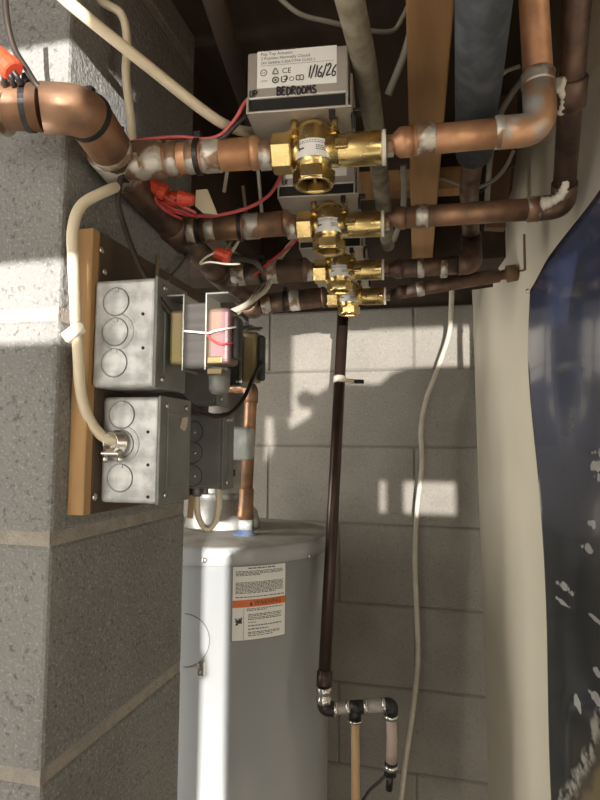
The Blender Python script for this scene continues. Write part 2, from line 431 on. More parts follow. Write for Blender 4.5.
build('solder_smear', MB().rev([(0, .0185), (.004, .0207), (.010, .0207), (.014, .0185)], el[-1] - (el[-1] - el[-2]).normalized() * .002, (el[-1] - el[-2]), 24), M['solder'], t)
build('solder_smear', MB().tube([P(-60, 98, .4955), P(-10, 108, .4985), P(9, 113, .4985)], .0191, 24), M['solder'], t)

# right side runs
t = thing('copper_riser', 'bright copper pipe right of the front valve turning up the ceiling', 'pipe', run_pt(0, 388, 143), 0, 'copper runs right of the zone valves')
e0 = run_pt(0, 386, 144); e1 = run_pt(0, 404, 142); e2 = run_pt(0, 500, 133); e3 = run_pt(0, 541, 129)
r0 = rad(0, 450, 137, 28.5); top = e3 + Vector((0, 0, .36)) + cam_rot @ Vector((-.012, 0, 0)); ax = (e2 - e1).normalized()
build('reducer', MB().rev([(-.004, r0 * .6), (.006, r0 * .6), (.013, r0 * 1.04), ((e1 - e0).length + .008, r0 * 1.06)], e0, ax, 24), M['copperb'], t)
build('pipe', MB().tube([e1, e2], r0, 24), M['copperb'], t)
cor = fillet([e2, e3, e3 + (top - e3) * .14], .034, 10)
build('elbow', MB().tube(cor, r0 * 1.1, 24), M['smear'], t)
build('upright_pipe', MB().tube([cor[-1], top], r0, 24), M['copperb'], t)
for (a_, b_, w_) in [(415, 436, 31), (494, 504, 32)]:
    p, q = run_pt(0, a_, 140 - (a_ - 415) * .09), run_pt(0, b_, 140 - (b_ - 415) * .09); rr = rad(0, a_, 140, w_); ln = (q - p).length
    build('solder_sleeve', MB().rev([(0, r0 * .98), (ln * .1, rr), (ln * .9, rr), (ln, r0 * .98)], p, ax, 24), M['solder'], t)
build('compound_ring', MB().tube([cor[-1] + (top - e3).normalized() * q for q in (-.009, -.006, -.002, .002, .005)], [r0 * 1.12, r0 * 1.16, r0 * 1.13, r0 * 1.15, r0 * 1.0], 24, wob=.03), M['solder'], t)

t = thing('copper_riser', 'copper pipe right of the second valve, elbow daubed with white compound', 'pipe', run_pt(1, 388, 219), 0, 'copper runs right of the zone valves')
e0 = run_pt(1, 387, 219); e1 = run_pt(1, 400, 218); e2 = run_pt(1, 536, 209); e3 = run_pt(1, 563, 206)
r0 = rad(1, 450, 215, 21.5); ax = (e2 - e1).normalized()
up = P(577, 4, .56); bot = e3
build('reducer', MB().rev([(-.004, r0 * .6), (.006, r0 * .6), (.014, r0 * 1.06), ((e1 - e0).length + .006, r0 * 1.06)], e0, ax, 24), M['copper'], t)
build('pipe', MB().tube([e1, e2], r0, 24), M['copper'], t)
cor = fillet([e2, e3, e3 + (up - e3) * .14], .03, 10)
build('elbow', MB().tube(cor, r0 * 1.1, 24), M['copperd'], t)
build('upright_pipe', MB().tube([cor[-1], up + (up - e3) * .3], r0 * .95, 24), M['copperd'], t)
for (a_, b_, w_) in [(415, 428, 24), (526, 540, 25)]:
    p, q = run_pt(1, a_, 217 - (a_ - 415) * .066), run_pt(1, b_, 217 - (b_ - 415) * .066); rr = rad(1, a_, 217, w_); ln = (q - p).length
    build('solder_sleeve', MB().rev([(0, r0 * .98), (ln * .1, rr), (ln * .9, rr), (ln, r0 * .98)], p, ax, 24), M['solder'], t)
dirn = (up - e3).normalized()
build('coupling', MB().rev([(0, r0), (.002, r0 * 1.2), (.03, r0 * 1.2), (.032, r0)], e3 + (up - e3) * .55, dirn, 24), M['copperd'], t)
build('white_compound', MB().tube(smooth_path([P(541, 204, .700), P(552, 201, .698), P(561, 195, .694), P(565, 184, .688), P(565, 166, .678)]), [.004, .007, .006, .008, .007] + [.006] * 30, 10, wob=.22), M['compound'], t)
build('white_compound', MB().tube(smooth_path([P(556, 84, .600), P(562, 92, .610), P(564, 104, .620), P(560, 114, .630)]), [.005, .008, .007, .005] + [.004] * 30, 10, wob=.25), M['compound'], t)

t = thing('copper_riser', 'dark copper pipe right of the third valve, elbow up to foam wrap', 'pipe', run_pt(2, 388, 268), 0, 'copper runs right of the zone valves')
e0 = run_pt(2, 387, 270); e1 = run_pt(2, 398, 269); e2 = run_pt(2, 458, 265); e3 = run_pt(2, 472, 264)
r0 = rad(2, 430, 268, 18); ax = (e2 - e1).normalized()
fo_a, fo_b = P(475, 158, .70), P(466, 230, .92)
build('reducer', MB().rev([(-.004, r0 * .6), (.005, r0 * .6), (.014, r0 * 1.06), ((e1 - e0).length + .006, r0 * 1.06)], e0, ax, 24), M['copperd'], t)
build('pipe', MB().tube([e1, e2], r0, 24), M['copperd'], t)
cor = fillet([e2, e3, P(471, 235, .935)], .03, 10)
build('elbow', MB().tube(cor, r0 * 1.12, 24), M['copperd'], t)
build('upright_pipe', MB().tube([cor[-1], P(469, 190, .80), P(474, 150, .70)], r0 * .92, 24), M['copperd'], t)
for a_, b_ in ((417, 424), (440, 447)):
    p, q = run_pt(2, a_, 268), run_pt(2, b_, 267.6); ln = (q - p).length
    build('solder_sleeve', MB().rev([(0, r0 * .98), (ln * .1, r0 * 1.1), (ln * .9, r0 * 1.1), (ln, r0 * .98)], p, ax, 24), M['solder'], t)
fp = P(474, 152, .69); fq = P(484, -2, .45); fdir = (fq - fp)
solo('foam_pipe_wrap', MB().rev([(0, .014), (.0, .0205), (fdir.length * .5, .0212), (fdir.length * 1.5, .0215), (fdir.length * 1.5, .012)], fp, fdir, 28), M['foam'],
     'thick dark grey foam tube running back under the ceiling beside the joist', 'pipe insulation')

t = thing('copper_riser', 'dark copper pipe right of the rearmost valve running into cream wall', 'pipe', run_pt(3, 394, 291), 0, 'copper runs right of the zone valves')
e0 = run_pt(3, 393, 293); e1 = run_pt(3, 402, 292); e2 = run_pt(3, 499, 275.5); r0 = rad(3, 430, 290, 13.5); ax = (e2 - e1).normalized()
build('reducer', MB().rev([(-.004, r0 * .6), (.005, r0 * .6), (.010, r0 * 1.06), ((e1 - e0).length + .006, r0 * 1.06)], e0, ax, 24), M['copperd'], t)
build('pipe', MB().tube([e1, e2], r0, 24), M['copperd'], t)
build('rusty_end', MB().rev([(0, r0), (.002, r0 * .7), (.012, r0 * .75), (.014, r0 * 1.25), (.03, r0 * 1.2), (.034, r0 * .5)], e2, ax, 20), M['plank'], t)
p, q = run_pt(3, 416, 289.5), run_pt(3, 424, 288); build('solder_sleeve', MB().rev([(0, r0), (.002, r0 * 1.12), (.013, r0 * 1.12), (.015, r0)], p, ax, 24), M['solder'], t)

# ------------------------------------------------------------------ lettering helpers
def strokes(mb, polys, o, ux, uy, h, wdt, n, m=0):
    """polylines in letter units (height 1) drawn as thin ribbons"""
    for poly in polys:
        pts = [o + ux * (x * h) + uy * (y * h) + n * .0004 for x, y in poly]
        mb.tube(smooth_path(pts, 4) if len(pts) > 2 else pts, wdt, 5, m)
def text_mb(mb, s, o, ux, uy, size, m=0, off=None):
    cu = bpy.data.curves.new('txt', 'FONT'); cu.body = s; cu.size = 1.0; cu.resolution_u = 2
    ob = bpy.data.objects.new('txt', cu); COL.objects.link(ob)
    dg = bpy.context.evaluated_depsgraph_get(); dg.update(); me = ob.evaluated_get(dg).to_mesh()
    vs = [mb.bm.verts.new(o + ux * (v.co.x * size) + uy * (v.co.y * size)) for v in me.vertices]
    for p in me.polygons: mb.face([vs[k] for k in p.vertices], m)
    ob.evaluated_get(dg).to_mesh_clear(); bpy.data.objects.remove(ob); bpy.data.curves.remove(cu)

HAND = {
 'B': ([[(0, 0), (.05, .5), (.02, 1), (.35, .95), (.4, .7), (.05, .52), (.45, .4), (.42, .1), (0, 0)]], .62),
 'E': ([[(.42, .95), (.05, .98), (.02, .5), (.0, .05), (.42, 0)], [(.02, .5), (.35, .52)]], .6),
 'D': ([[(.02, 1), (.02, 0), (.38, .2), (.42, .7), (.02, 1)]], .6),
 'R': ([[(.0, 0), (.04, .98), (.4, .9), (.36, .6), (.04, .5), (.45, 0)]], .62),
 'O': ([[(.22, .95), (.02, .6), (.1, .08), (.38, .1), (.45, .6), (.22, .95)]], .6),
 'M': ([[(0, 0), (.1, .95), (.27, .4), (.45, .95), (.52, 0)]], .7),
 'S': ([[(.4, .9), (.1, .95), (.06, .6), (.36, .42), (.36, .1), (0, .05)]], .5),
 'U': ([[(.02, 1), (.0, .2), (.2, 0), (.4, .2), (.42, 1)]], .6),
 'P': ([[(.02, 0), (.03, .98), (.38, .85), (.36, .5), (.03, .45)]], .6),
 'L': ([[(.05, 1), (.02, 0), (.4, .04)]], .5),
 '1': ([[(.1, 0), (.16, 1)]], .32), '/': ([[(0, -.1), (.3, 1.1)]], .4),
 '6': ([[(.36, .95), (.08, .55), (.04, .12), (.3, .02), (.38, .32), (.1, .42)]], .52),
 '2': ([[(.02, .8), (.22, 1), (.38, .78), (.02, .02), (.46, .06)]], .58),
}
def hand(mb, s, o, ux, uy, h, wdt, n):
    x = 0
    for k, ch in enumerate(s):
        if ch == ' ': x += .4; continue
        ps, adv = HAND[ch]; dy = random.uniform(-.06, .06)
        strokes(mb, [[(q + x, y + dy) for q, y in p] for p in ps], o, ux, uy, h, wdt, n); x += adv

# ------------------------------------------------------------------ zone valves
def make_valve(i, label):
    px, py, d = VAL[i]; o = P(px, py, d)
    t = thing('zone_valve', label, 'valve', o, MYAW, 'brass zone valves in a row')
    X, Y, Z = Vector((1, 0, 0)), Vector((0, 1, 0)), Vector((0, 0, 1)); L = dict(parent=t, world=False)
    b = MB()
    b.rev([(-.0185, .0155), (.0, .0185), (.018, .0185), (.0235, .0165), (.028, .009), (.029, 0)], (0, 0, 0), Z, 32)   # globe
    b.rev([(-.020, .0), (-.020, .0140), (-.0185, .0165), (-.012, .0185), (0, .0185)], (0, 0, 0), Z, 32)
    b.rev([(-.024, .0135), (.024, .0155)], (0, 0, 0), X, 24)
    b.rev([(.012, .0135), (.016, .0150), (.030, .0150), (.033, .0158), (.064, .0158), (.0655, .015), (.0655, .010)], (0, 0, 0), X, 32)
    b.box((.022, -.0178, -.006), (.034, -.010, .004), .0012)
    build('valve_body', b, M['brass'], **L)
    n = MB(); n.rev([(-.0405, .010), (-.0405, .0178), (-.039, .0192), (-.022, .0192), (-.0205, .0178), (-.0205, .012)], (0, 0, 0), X, 6, smooth=False, phase=R(30))
    n.rev([(-.0205, .0140), (-.010, .0150)], (0, 0, 0), X, 24)
    build('left_nut', n, M['brass'], **L)
    h = MB(); h.rev([(-.018, .0165), (-.020, .0205), (-.031, .0205), (-.033, .0195), (-.0335, .0168), (-.0325, .0158), (-.0205, .0150)], (0, 0, 0), Z, 6, smooth=False, phase=R(30))
    h.torus((0, 0, -.0328), Z, .0174, .0016, seg=36)
    build('bottom_nut', h, M['brass'], **L)
    k = MB(); k.rev([(-.0225, .0001), (-.0225, .0152)], (0, 0, 0), Z, 28); k.rev([(-.0235, .010), (-.0235, .0075), (-.0215, .007)], (0, 0, 0), Z, 24); k.box((-.0012, -.013, -.0245), (.0012, .013, -.0223))
    build('port_opening', k, M['brassd'], **L)
    tp = MB(); tp.rev([(.0655, .011), (.0655, .0162), (.0690, .0162), (.0690, .009)], (0, 0, 0), X, 28); build('thread_tape', tp, M['tape'], **L)
    c = MB(); c.rev([(.0660, .0095), (.076, .0095)], (0, 0, 0), X, 8); build('pipe_stub', c, M['solder'], **L)
    c = MB(); c.rev([(-.053, .012), (-.0525, .0145), (-.044, .0145), (-.040, .0135)], (0, 0, 0), X, 20); build('pipe_collar', c, M['solder'], **L)
    nk = MB(); nk.rev([(.026, .0095), (.029, .0085), (.029, .0062), (.0335, .0062)], (0, 0, 0), Z, 20)
    build('stem', nk, M['brass'], **L)
    for sx in (-.019, .020):
        s_ = MB(); s_.rev([(.010, .0036), (.0318, .0036)], (sx, -.004, 0), Z, 10); s_.rev([(.0145, .0060), (.0185, .0060)], (sx, -.006, 0), Z, 6, smooth=False)
        build('flange_bolt', s_, M['brass'], **L)
    # paper sticker wrapped on the globe
    st = MB(); nseg = 14; rr = .01905
    def cyl(a, z): return Vector((math.sin(a) * rr, -math.cos(a) * rr, z))
    for a, bb in zip(range(nseg), range(1, nseg + 1)):
        a0, a1 = R(-62 + 124 * a / nseg), R(-62 + 124 * bb / nseg)
        st.face([st.bm.verts.new(v) for v in (cyl(a0, -.0125), cyl(a1, -.0125), cyl(a1, .0045), cyl(a0, .0045))], 0)
    stk = build('sticker', st, M['sticker'], **L)
    pr = MB(); rr = .0192
    def bar(x0, x1, z0, z1):
        a0, a1 = x0 / rr, x1 / rr
        pr.face([pr.bm.verts.new(v) for v in (cyl(a0, z0), cyl(a1, z0), cyl(a1, z1), cyl(a0, z1))], 0)
    bar(-.0125, -.0075, -.0052, -.0036)
    pr.face([pr.bm.verts.new(cyl(q / rr, z)) for q, z in ((-.0150, -.0044), (-.0122, -.0020), (-.0122, -.0068))], 0)
    rnd = random.Random(i)
    for z in (.0020, .0003):
        x = -.013
        while x < .012:
            w_ = rnd.uniform(.001, .0026); bar(x, x + w_, z, z + .0006); x += w_ + .0007
    for z in (-.0030, -.0048, -.0066):
        x = .004
        while x < .014:
            w_ = rnd.uniform(.001, .0026); bar(x, x + w_, z, z + .0008); x += w_ + .0006
    build('sticker_print', pr, M['ink'], stk, world=False)
    # actuator box above
    x0, x1, y0, y1, z0, z1 = -.062, .034, -.022, .052, .0305, .0915
    a = MB(); a.box((x0, y0 + .001, z0 + .0145), (x1, y1, z1), .0018)
    hs = build('actuator_housing', a, M['steel'], **L)
    g = MB(); g.box((x0 + .001, y0 + .0025, z0 + .002), (x1 - .001, y1 - .002, z0 + .0146)); build('gap_band', g, M['blackp'], **L)  # black block stands for the unlit inside of the open cover
    bp = MB(); bp.box((x0 - .0005, y0, z0), (x1 + .004, y1 + .004, z0 + .0022), .0008)
    bp.box((x1 + .001, y0 + .012, z0), (x1 + .0035, y1 - .004, z0 + .040), .0006)
    bp.box((x0 - .0005, y0 - .0002, z0), (x0 + .0018, y0 + .004, z0 + .016), .0004); bp.box((x1 - .002, y0 - .0002, z0), (x1 + .0003, y0 + .004, z0 + .016), .0004)
    build('base_plate', bp, M['steel'], **L)
    lv = MB(); lv.box((x1 + .003, y0 + .010, z0 + .001), (x1 + .012, y0 + .020, z0 + .0045), .001); lv.box((x1 + .003, y0 + .010, z0 - .014), (x1 + .006, y0 + .014, z0 + .003), .0006); build('manual_lever', lv, M['blackp'], **L)
    vis = MB(); vis.box((.016, -.020, .0225), (.022, -.015, .032), .0006); build('terminal_clip', vis, M['blackp'], **L)
    F = y0 + .001
    lb = MB(); lb.box((x0 + .0095, F - .0005, z0 + .0245), (x1 - .0105, F + .0002, z1 + .0002), .0002); lab = build('paper_label', lb, M['sticker'], hs, world=False)
    lp = MB(); ox = x0 + .013; Yf = F - .0007
    def T(s_, x, z, size): text_mb(lp, s_, Vector((x, Yf, z)), X, Z, size)
    T('Pop Top Actuator', ox, z0 + .0565, .0042); T('2 Position Normally Closed', ox, z0 + .0522, .0042)
    T('24V 50/60Hz 0.32A/7.7VA CLASS 2', ox, z0 + .0479, .0036); T('Plenum Rated Actuator', ox, z0 + .0606, .0036)
    lp.box((ox, Yf - .0001, z0 + .0462), (x1 - .013, Yf, z0 + .0464))
    T('CE', ox + .0205, z0 + .0375, .0075)
    lp.torus((ox + .003, Yf, z0 + .0395), Y, .003, .00035, seg=20, rs=4); T('UL', ox + .0014, z0 + .0385, .003)
    strokes(lp, [[(0, 0), (.5, 1), (1, 0), (0, 0)]], Vector((ox + .0115, Yf, z0 + .0375)), X, Z, .0055, .0004, -Y)
    lp.torus((ox + .0145, Yf, z0 + .0315), Y, .0028, .0006, seg=20, rs=4); lp.sphere((ox + .0145, Yf, z0 + .0315), .0012, sc=(1, .1, 1), seg=8)
    strokes(lp, [[(0, .9), (0, 0), (.7, 0), (.8, .7)], [(.3, .9), (.9, .9), (.9, .3), (.4, .3)]], Vector((ox + .0205, Yf, z0 + .0292)), X, Z, .0055, .00045, -Y)
    lp.torus((ox + .030, Yf, z0 + .0315), Y, .0020, .0003, seg=16, rs=4)
    for q in range(2): strokes(lp, [[(0, 0), (0, .8), (.6, .8), (.6, 0), (0, 0)]], Vector((ox + .0345 + q * .0035, Yf, z0 + .0297)), X, Z, .005, .0004, -Y)
    T('LISTED', ox, z0 + .0305, .0022)
    build('label_print', lp, M['ink'], hs, world=False)
    hw = MB()
    if i == 0:
        hand(hw, 'BEDROOMS', Vector((x0 + .029, F - .0006, z0 + .0158)), X, Z, .0078, .00075, -Y)
        hand(hw, 'UP', Vector((x0 + .003, F - .0006, z0 + .0158)), X, Z, .0066, .0006, -Y)
        hand(hw, '1/16/26', Vector((x1 - .0375, Yf, z0 + .0315)), X * .78, Z + X * .12, .0112, .0006, -Y)
    elif i == 1:
        hand(hw, 'LR', Vector((x0 + .006, F - .0006, z0 + .0165)), X, Z, .0060, .0005, -Y)
    if i < 2: build('handwriting', hw, M['marker'], hs, world=False)
    else: hw.bm.free()
    return t
make_valve(0, 'front brass zone valve, largest, actuator box marked BEDROOMS in black ink')
make_valve(1, 'second brass zone valve from the front, behind the one marked BEDROOMS')
make_valve(2, 'third brass zone valve back, just above the smallest one')
make_valve(3, 'rearmost and smallest-looking brass zone valve above the dark upright pipe')

# ------------------------------------------------------------------ board with electrical boxes on the pillar's side
ZA = Vector((0, 0, 1)); XA = Vector((1, 0, 0)); YA = Vector((0, 1, 0))
q0 = at_X(66, 515, XP); bt = at_X(70, 225, XP).z; XB = XP + .0195
t = thing('mounting_board', 'upright wooden board on the block pillar behind the metal boxes', 'board', (XP, q0.y, q0.z))
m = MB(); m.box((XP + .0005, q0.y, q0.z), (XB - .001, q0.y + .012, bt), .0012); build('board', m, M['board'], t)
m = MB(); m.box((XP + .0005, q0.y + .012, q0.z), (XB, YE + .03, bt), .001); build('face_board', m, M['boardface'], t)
for (px, py) in ((101, 250), (104, 272), (94, 497)):
    c = at_X(px, py, XB); m = MB(); m.rev([(0, .004), (.0015, .0038), (.0022, .002), (.0022, 0)], c, XA, 14); build('screw_head', m, M['clamp'], t)

def square_box(name, label, x0, x1, y0, z0, z1, koz, mats, group, w=.102, cover=True, big=1):
    """four inch box: back on the board, knockouts on the side that faces the camera"""
    t = thing(name, label, 'electrical box', (x0, y0, z0), 0, group)
    m = MB(); m.box((x0, y0, z0), (x1, y0 + w, z1), .004, seg=3); build('box_body', m, mats[0], t)
    xm = (x0 + x1) / 2 - .003
    for k, z in enumerate(koz):
        r_ = .0135
        m = MB(); c = Vector((xm - .006, y0, z))
        m.rev([(-.0004, r_), (.0007, r_), (.0007, r_ * .93), (.0002, r_ * .90), (.0002, 0)], c, -YA, 28, smooth=False)
        if k == 1 and big:
            m.torus(c + Vector((.002, 0, 0)), YA, r_ * 1.28, .0006, seg=32, rs=6)
        m.box(c + Vector((-r_ * .2, -.0014, r_ * .7)), c + Vector((r_ * .2, 0, r_ * .98)), .0004)
        ko = build('knockout', m, mats[0], t)
        m = MB(); m.torus(c + Vector((0, -.0006, 0)), YA, r_ * 1.0, .00055, seg=32, rs=6); build('knockout_groove', m, M['galvd'] if big else M['coil'], ko)
    if cover:
        m = MB(); m.box((x1 - .0008, y0 - .001, z0 - .001), (x1 + .0022, y0 + w + .001, z1 + .001), .001)
        m.box((x1 + .002, y0 + .014, z0 + .014), (x1 + .0034, y0 + w - .014, z1 - .014), .0012)
        cv = build('cover_plate', m, mats[1], t)
        for yy, zz in ((.012, z0 + .008), (w - .012, z1 - .008), (.012, z1 - .008)):
            m = MB(); m.rev([(.002, .0035), (.004, .003), (.004, 0)], (x1, y0 + yy, zz), XA, 12); build('cover_screw', m, M['clamp'], cv)
    return t
# upper box
pA = at_X(93, 335, XB); zA1 = at_X(93, 280, XB).z; zA0 = at_X(93, 388, XB).z; xA1 = at_Y(155, 335, pA.y).x
kz = [at_Y(115, yy, pA.y).z for yy in (302, 332, 363)]
tA = square_box('junction_box', 'upper galvanised junction box with three closed round knockouts', XB, xA1, pA.y, zA0, zA1, kz, (M['galv'], M['galvd']), 'galvanised boxes on the board', w=at_X(184, 340, xA1).y - pA.y)
for yy in (314, 348):
    c = at_Y(143, yy, pA.y); m = MB(); m.rev([(-.0001, .0016), (.0005, .0016), (.0005, 0)], c, -YA, 12); build('screw_hole', m, M['blackp'], tA)
# lower box
pB = at_X(101, 450, XB); zB1 = at_X(101, 397, XB).z; zB0 = at_X(101, 502, XB).z; xB1 = at_Y(158, 450, pB.y).x
tB = square_box('junction_box', 'lower galvanised junction box with a cable entering its side', XB, xB1, pB.y, zB0, zB1, [at_Y(121, yy, pB.y).z for yy in (415, 444, 478)], (M['galv'], M['galvd']), 'galvanised boxes on the board', w=at_X(188, 450, xB1).y - pB.y)
for yy in (432, 465, 497):
    c = at_Y(148, yy, pB.y); m = MB(); m.rev([(-.0001, .0016), (.0005, .0016), (.0005, 0)], c, -YA, 12); build('screw_hole', m, M['blackp'], tB)
c = at_Y(119, 443, pB.y); m = MB(); m.rev([(0, .0125), (.003, .0128), (.003, .011), (.012, .0105), (.012, .0085), (.004, .008)], c, Vector((-.25, -1, .05)), 20)
m.box(c + Vector((-.012, -.014, -.012)), c + Vector((.008, -.006, -.008)), .0015)
cl = build('cable_clamp', m, M['clamp'], tB)
for dx in (-.010, .006):
    m = MB(); m.rev([(0, .003), (.006, .003), (.006, 0)], c + Vector((dx, -.006, -.0125)), Vector((0, -.4, -1)), 10); build('clamp_screw', m, M['clamp'], cl)
tg_ = [at_X(px, py, xB1 + .0035) for px, py in ((182, 418), (187, 417), (186, 426), (184, 431), (180, 428))]
m = MB(); m.prism(tg_, Vector((.0012, 0, 0))); solo('paper_tag', m, M['nm'], 'small tan tag stuck on the cover of the lower galvanised box', 'tag')
# further boxes on the same board
yC = pA.y + .19
zC1, zC0 = at_Y(205, 413, yC).z, at_Y(205, 489, yC).z; xC1 = at_Y(222, 450, yC).x
tC = square_box('junction_box', 'dull grey box with three knockouts behind the lower galvanised box', XB, xC1, yC, zC0, zC1, [at_Y(205, yy, yC).z for yy in (432, 453, 476)], (M['greybox'], M['greybox']), None, w=at_X(232, 450, xC1).y - yC, big=0)
for yy in (432, 453, 476):
    c = at_Y(195, yy, yC); m = MB(); m.rev([(0, .0016), (.0016, .0014), (.0016, 0)], c, -YA, 10); build('rivet', m, M['clamp'], tC)
zD1, zD0 = at_Y(200, 345, yC).z, at_Y(200, 405, yC).z
tD = square_box('junction_box', 'grey box under the gold ended transformer, above the dull grey box', XB, at_Y(216, 390, yC).x, yC, zD0, zD1, [], (M['galvd'], M['galvd']), None, w=at_X(226, 390, at_Y(216, 390, yC).x).y - yC)

# transformer with gold end bells
yT = at_X(165, 340, xA1 + .0045).y
def TY(px, py, dy=0): return at_Y(px, py, yT + dy)
lo_ = TY(167, 370); hi_ = TY(236, 291); zc0, zc1 = lo_.z, hi_.z
t = thing('transformer', 'transformer with yellow and pink metal ends and dark core above boxes', 'transformer', (TY(200, 330).x, yT, zc0))
def xs(px): return TY(px, 330).x
m = MB(); m.box((xs(182), yT + .004, zc0 + .001), (xs(206), yT + .034, zc1 - .008), .0015); build('laminated_core', m, M['core'], t)
m = MB(); m.box((xs(168), yT + .002, zc0 + .005), (xs(183), yT + .030, zc1 - .014), .0035, seg=3); build('end_bell', m, M['gold'], t)
m = MB(); m.box((xs(206), yT + .002, zc0 + .005), (xs(229), yT + .030, zc1 - .014), .0045, seg=3); build('end_bell', m, M['goldp'], t)
def uframe(xa, xb):
    m = MB(); w_ = .0016
    m.box((xb - w_, yT - .001, zc0 - .001), (xb, yT + .034, zc1), .0005); m.box((xa, yT - .001, zc1 - .002), (xb, yT + .034, zc1), .0008)
    return m
build('mounting_frame', uframe(xs(166), xs(184)), M['bell'], t)
m = MB(); w_ = .0016; xa, xb = xs(205), xs(228)
m.box((xa, yT - .001, zc0 - .001), (xa + w_, yT + .034, zc1), .0005); m.box((xa, yT - .001, zc1 - .002), (xb, yT + .034, zc1), .0008); build('mounting_frame', m, M['bell'], t)
m = MB(); m.box((xs(229) - .001, yT + .008, zc0 + .010), (xs(236), yT + .022, zc1 - .022), .006, seg=3); build('coil_end', m, M['coil'], t)
for zz, sz in ((zc0 + .012, .0065), (zc0 + .001, .006)):
    m = MB(); m.box((xs(207), yT + .001, zz - sz), (xs(222), yT + .012, zz), .001); build('terminal_tab', m, M['gold'], t)
m = MB(); m.rev([(0, .0105), (-.020, .010), (-.024, .007)], (xs(214), yT + .016, zc0 + .002), ZA, 18); build('conduit_nipple', m, M['galvd'], t)

# second, smaller transformer further back
y2 = yC + .06
def X2(px): return at_Y(px, 355, y2).x
za, zb_ = at_Y(250, 386, y2).z, at_Y(250, 324, y2).z
t = thing('transformer', 'smaller transformer with greenish plate beside the copper tank pipe', 'transformer', (X2(250), y2, za))
m = MB(); m.box((X2(238), y2 + .004, za), (X2(241), y2 + .030, zb_), .0008); m.box((X2(238), y2, zb_ - .002), (X2(251), y2 + .04, zb_), .0006); build('mounting_frame', m, M['bell'], t)
m = MB(); m.box((X2(242), y2, za + .006), (X2(256), y2 + .028, zb_ - .010), .004, seg=3); build('end_bell', m, M['gold'], t)
m = MB(); m.box((X2(222), y2 + .006, za + .002), (X2(239), y2 + .030, zb_ - .012), .002); build('laminated_core', m, M['core'], t)
m = MB(); m.box((X2(256) - .001, y2 + .006, za + .008), (X2(262), y2 + .020, zb_ - .014), .006, seg=3); build('coil_end', m, M['coil'], t)
m = MB(); c = at_Y(244, 327, y2 - .002); m.torus(c, YA, .0055, .0015, seg=18); m.box(c + Vector((.004, -.001, -.004)), c + Vector((.026, .001, -.001)), .0005); build('lug', m, M['coil'], t)
m = MB(); m.box((XB, y2 + .012, za + .01), (X2(226), y2 + .048, zb_ - .02), .001); build('bracket', m, M['galvd'], t)

# ------------------------------------------------------------------ water heater
HC = P(222, 560, 1.275); HR = .226; HC.z = 0
ztop = at_Y(255, 552, HC.y - HR).z
t = thing('water_heater', 'grey cylindrical water heater standing before the rear block wall', 'water heater', (HC.x, HC.y, 0))
m = MB(); m.rev([(.02, HR * .95), (.03, HR), (ztop - .03, HR)], HC, ZA, 96); build('tank_jacket', m, M['heater'], t)
m = MB(); m.rev([(ztop - .0305, HR + .0004), (ztop - .0285, HR + .0024), (ztop - .002, HR + .0024), (ztop + .001, HR), (ztop + .002, HR - .006), (ztop + .007, HR * .6), (ztop + .009, 0)], HC, ZA, 96)
for f in m.bm.faces: f.material_index = 1 if f.calc_center_median().z > ztop + .0005 else 0
tp = build('top_cap', m, [M['heater'], M['heatertop']], t)
def on_tank(ang, z, off=0.0): return Vector((HC.x + math.sin(ang) * (HR + off), HC.y - math.cos(ang) * (HR + off), z))
def tank_hit(px, py):
    r_ = ray(px, py); a = r_.x ** 2 + r_.y ** 2; ox, oy = CAM.x - HC.x, CAM.y - HC.y
    b_ = 2 * (ox * r_.x + oy * r_.y); c_ = ox * ox + oy * oy - HR * HR; D_ = max(b_ * b_ - 4 * a * c_, 0)
    p = CAM + r_ * ((-b_ - math.sqrt(D_)) / (2 * a)); return math.atan2(p.x - HC.x, -(p.y - HC.y)), p.z
for px, py in ((205, 560), (308, 556)):
    a, z = tank_hit(px, py); m = MB(); n_ = Vector((math.sin(a), -math.cos(a), 0))
    m.rev([(0, .005), (.003, .0045), (.004, .002), (.004, 0)], on_tank(a, z, .002), n_, 14); build('screw_head', m, M['clamp'], tp)
# warning label bent round the jacket
a0, z1 = tank_hit(233, 567); a1, _ = tank_hit(285, 566); _, z0 = tank_hit(233, 641); W_ = (a1 - a0) * HR; H_ = z1 - z0
def lab_patch(mb, u0, u1, v0, v1, off, m_=0, n=10):
    for k in range(n):
        p, q = u0 + (u1 - u0) * k / n, u0 + (u1 - u0) * (k + 1) / n
        mb.face([mb.bm.verts.new(on_tank(a0 + (a1 - a0) * u, z1 - H_ * v, off)) for u, v in ((p, v1), (q, v1), (q, v0), (p, v0))], m_)
m = MB(); lab_patch(m, -.02, 1.02, -.015, 1.015, .0006); border = build('label_border', m, M['greyink'], t)
m = MB(); lab_patch(m, 0, 1, 0, 1, .0010); lab = build('warning_label', m, M['sticker'], t)
m = MB(); lab_patch(m, 0, 1, .455, .555, .0013); build('orange_band', m, M['orange'], lab)
m = MB(); rnd = random.Random(3)
def line(v, h, u0, u1, ragged=True, dens=.9):
    u = u0
    while u < u1 - .01:
        w_ = rnd.uniform(.02, .075); e = min(u + w_, u1); lab_patch(m, u, e, v, v + h, .0013, 0, 2); u = e + .013
for v in (.062, .080, .098, .116): line(v, .009, .05, .95 if v < .11 else .5)
line(.020, .014, .27, .78)
for v in (.215, .233, .251, .269, .287, .305, .323, .341, .359): line(v, .009, .05, .95 if v < .35 else .8)
line(.412, .012, .05, .97)
for v in (.577, .597): line(v, .010, .25, .95 if v < .59 else .62)
for v in (.655, .675, .700, .720, .760): line(v, .010, .28, .92 if v != .76 else .42)
for v in (.805, .850): line(v, .013, .28, .92 if v < .84 else .66)
for v in (.895, .915, .940): line(v, .010, .28, .9 if v < .93 else .75)
lab_patch(m, .198, .204, .57, .995, .0013, 0, 1)
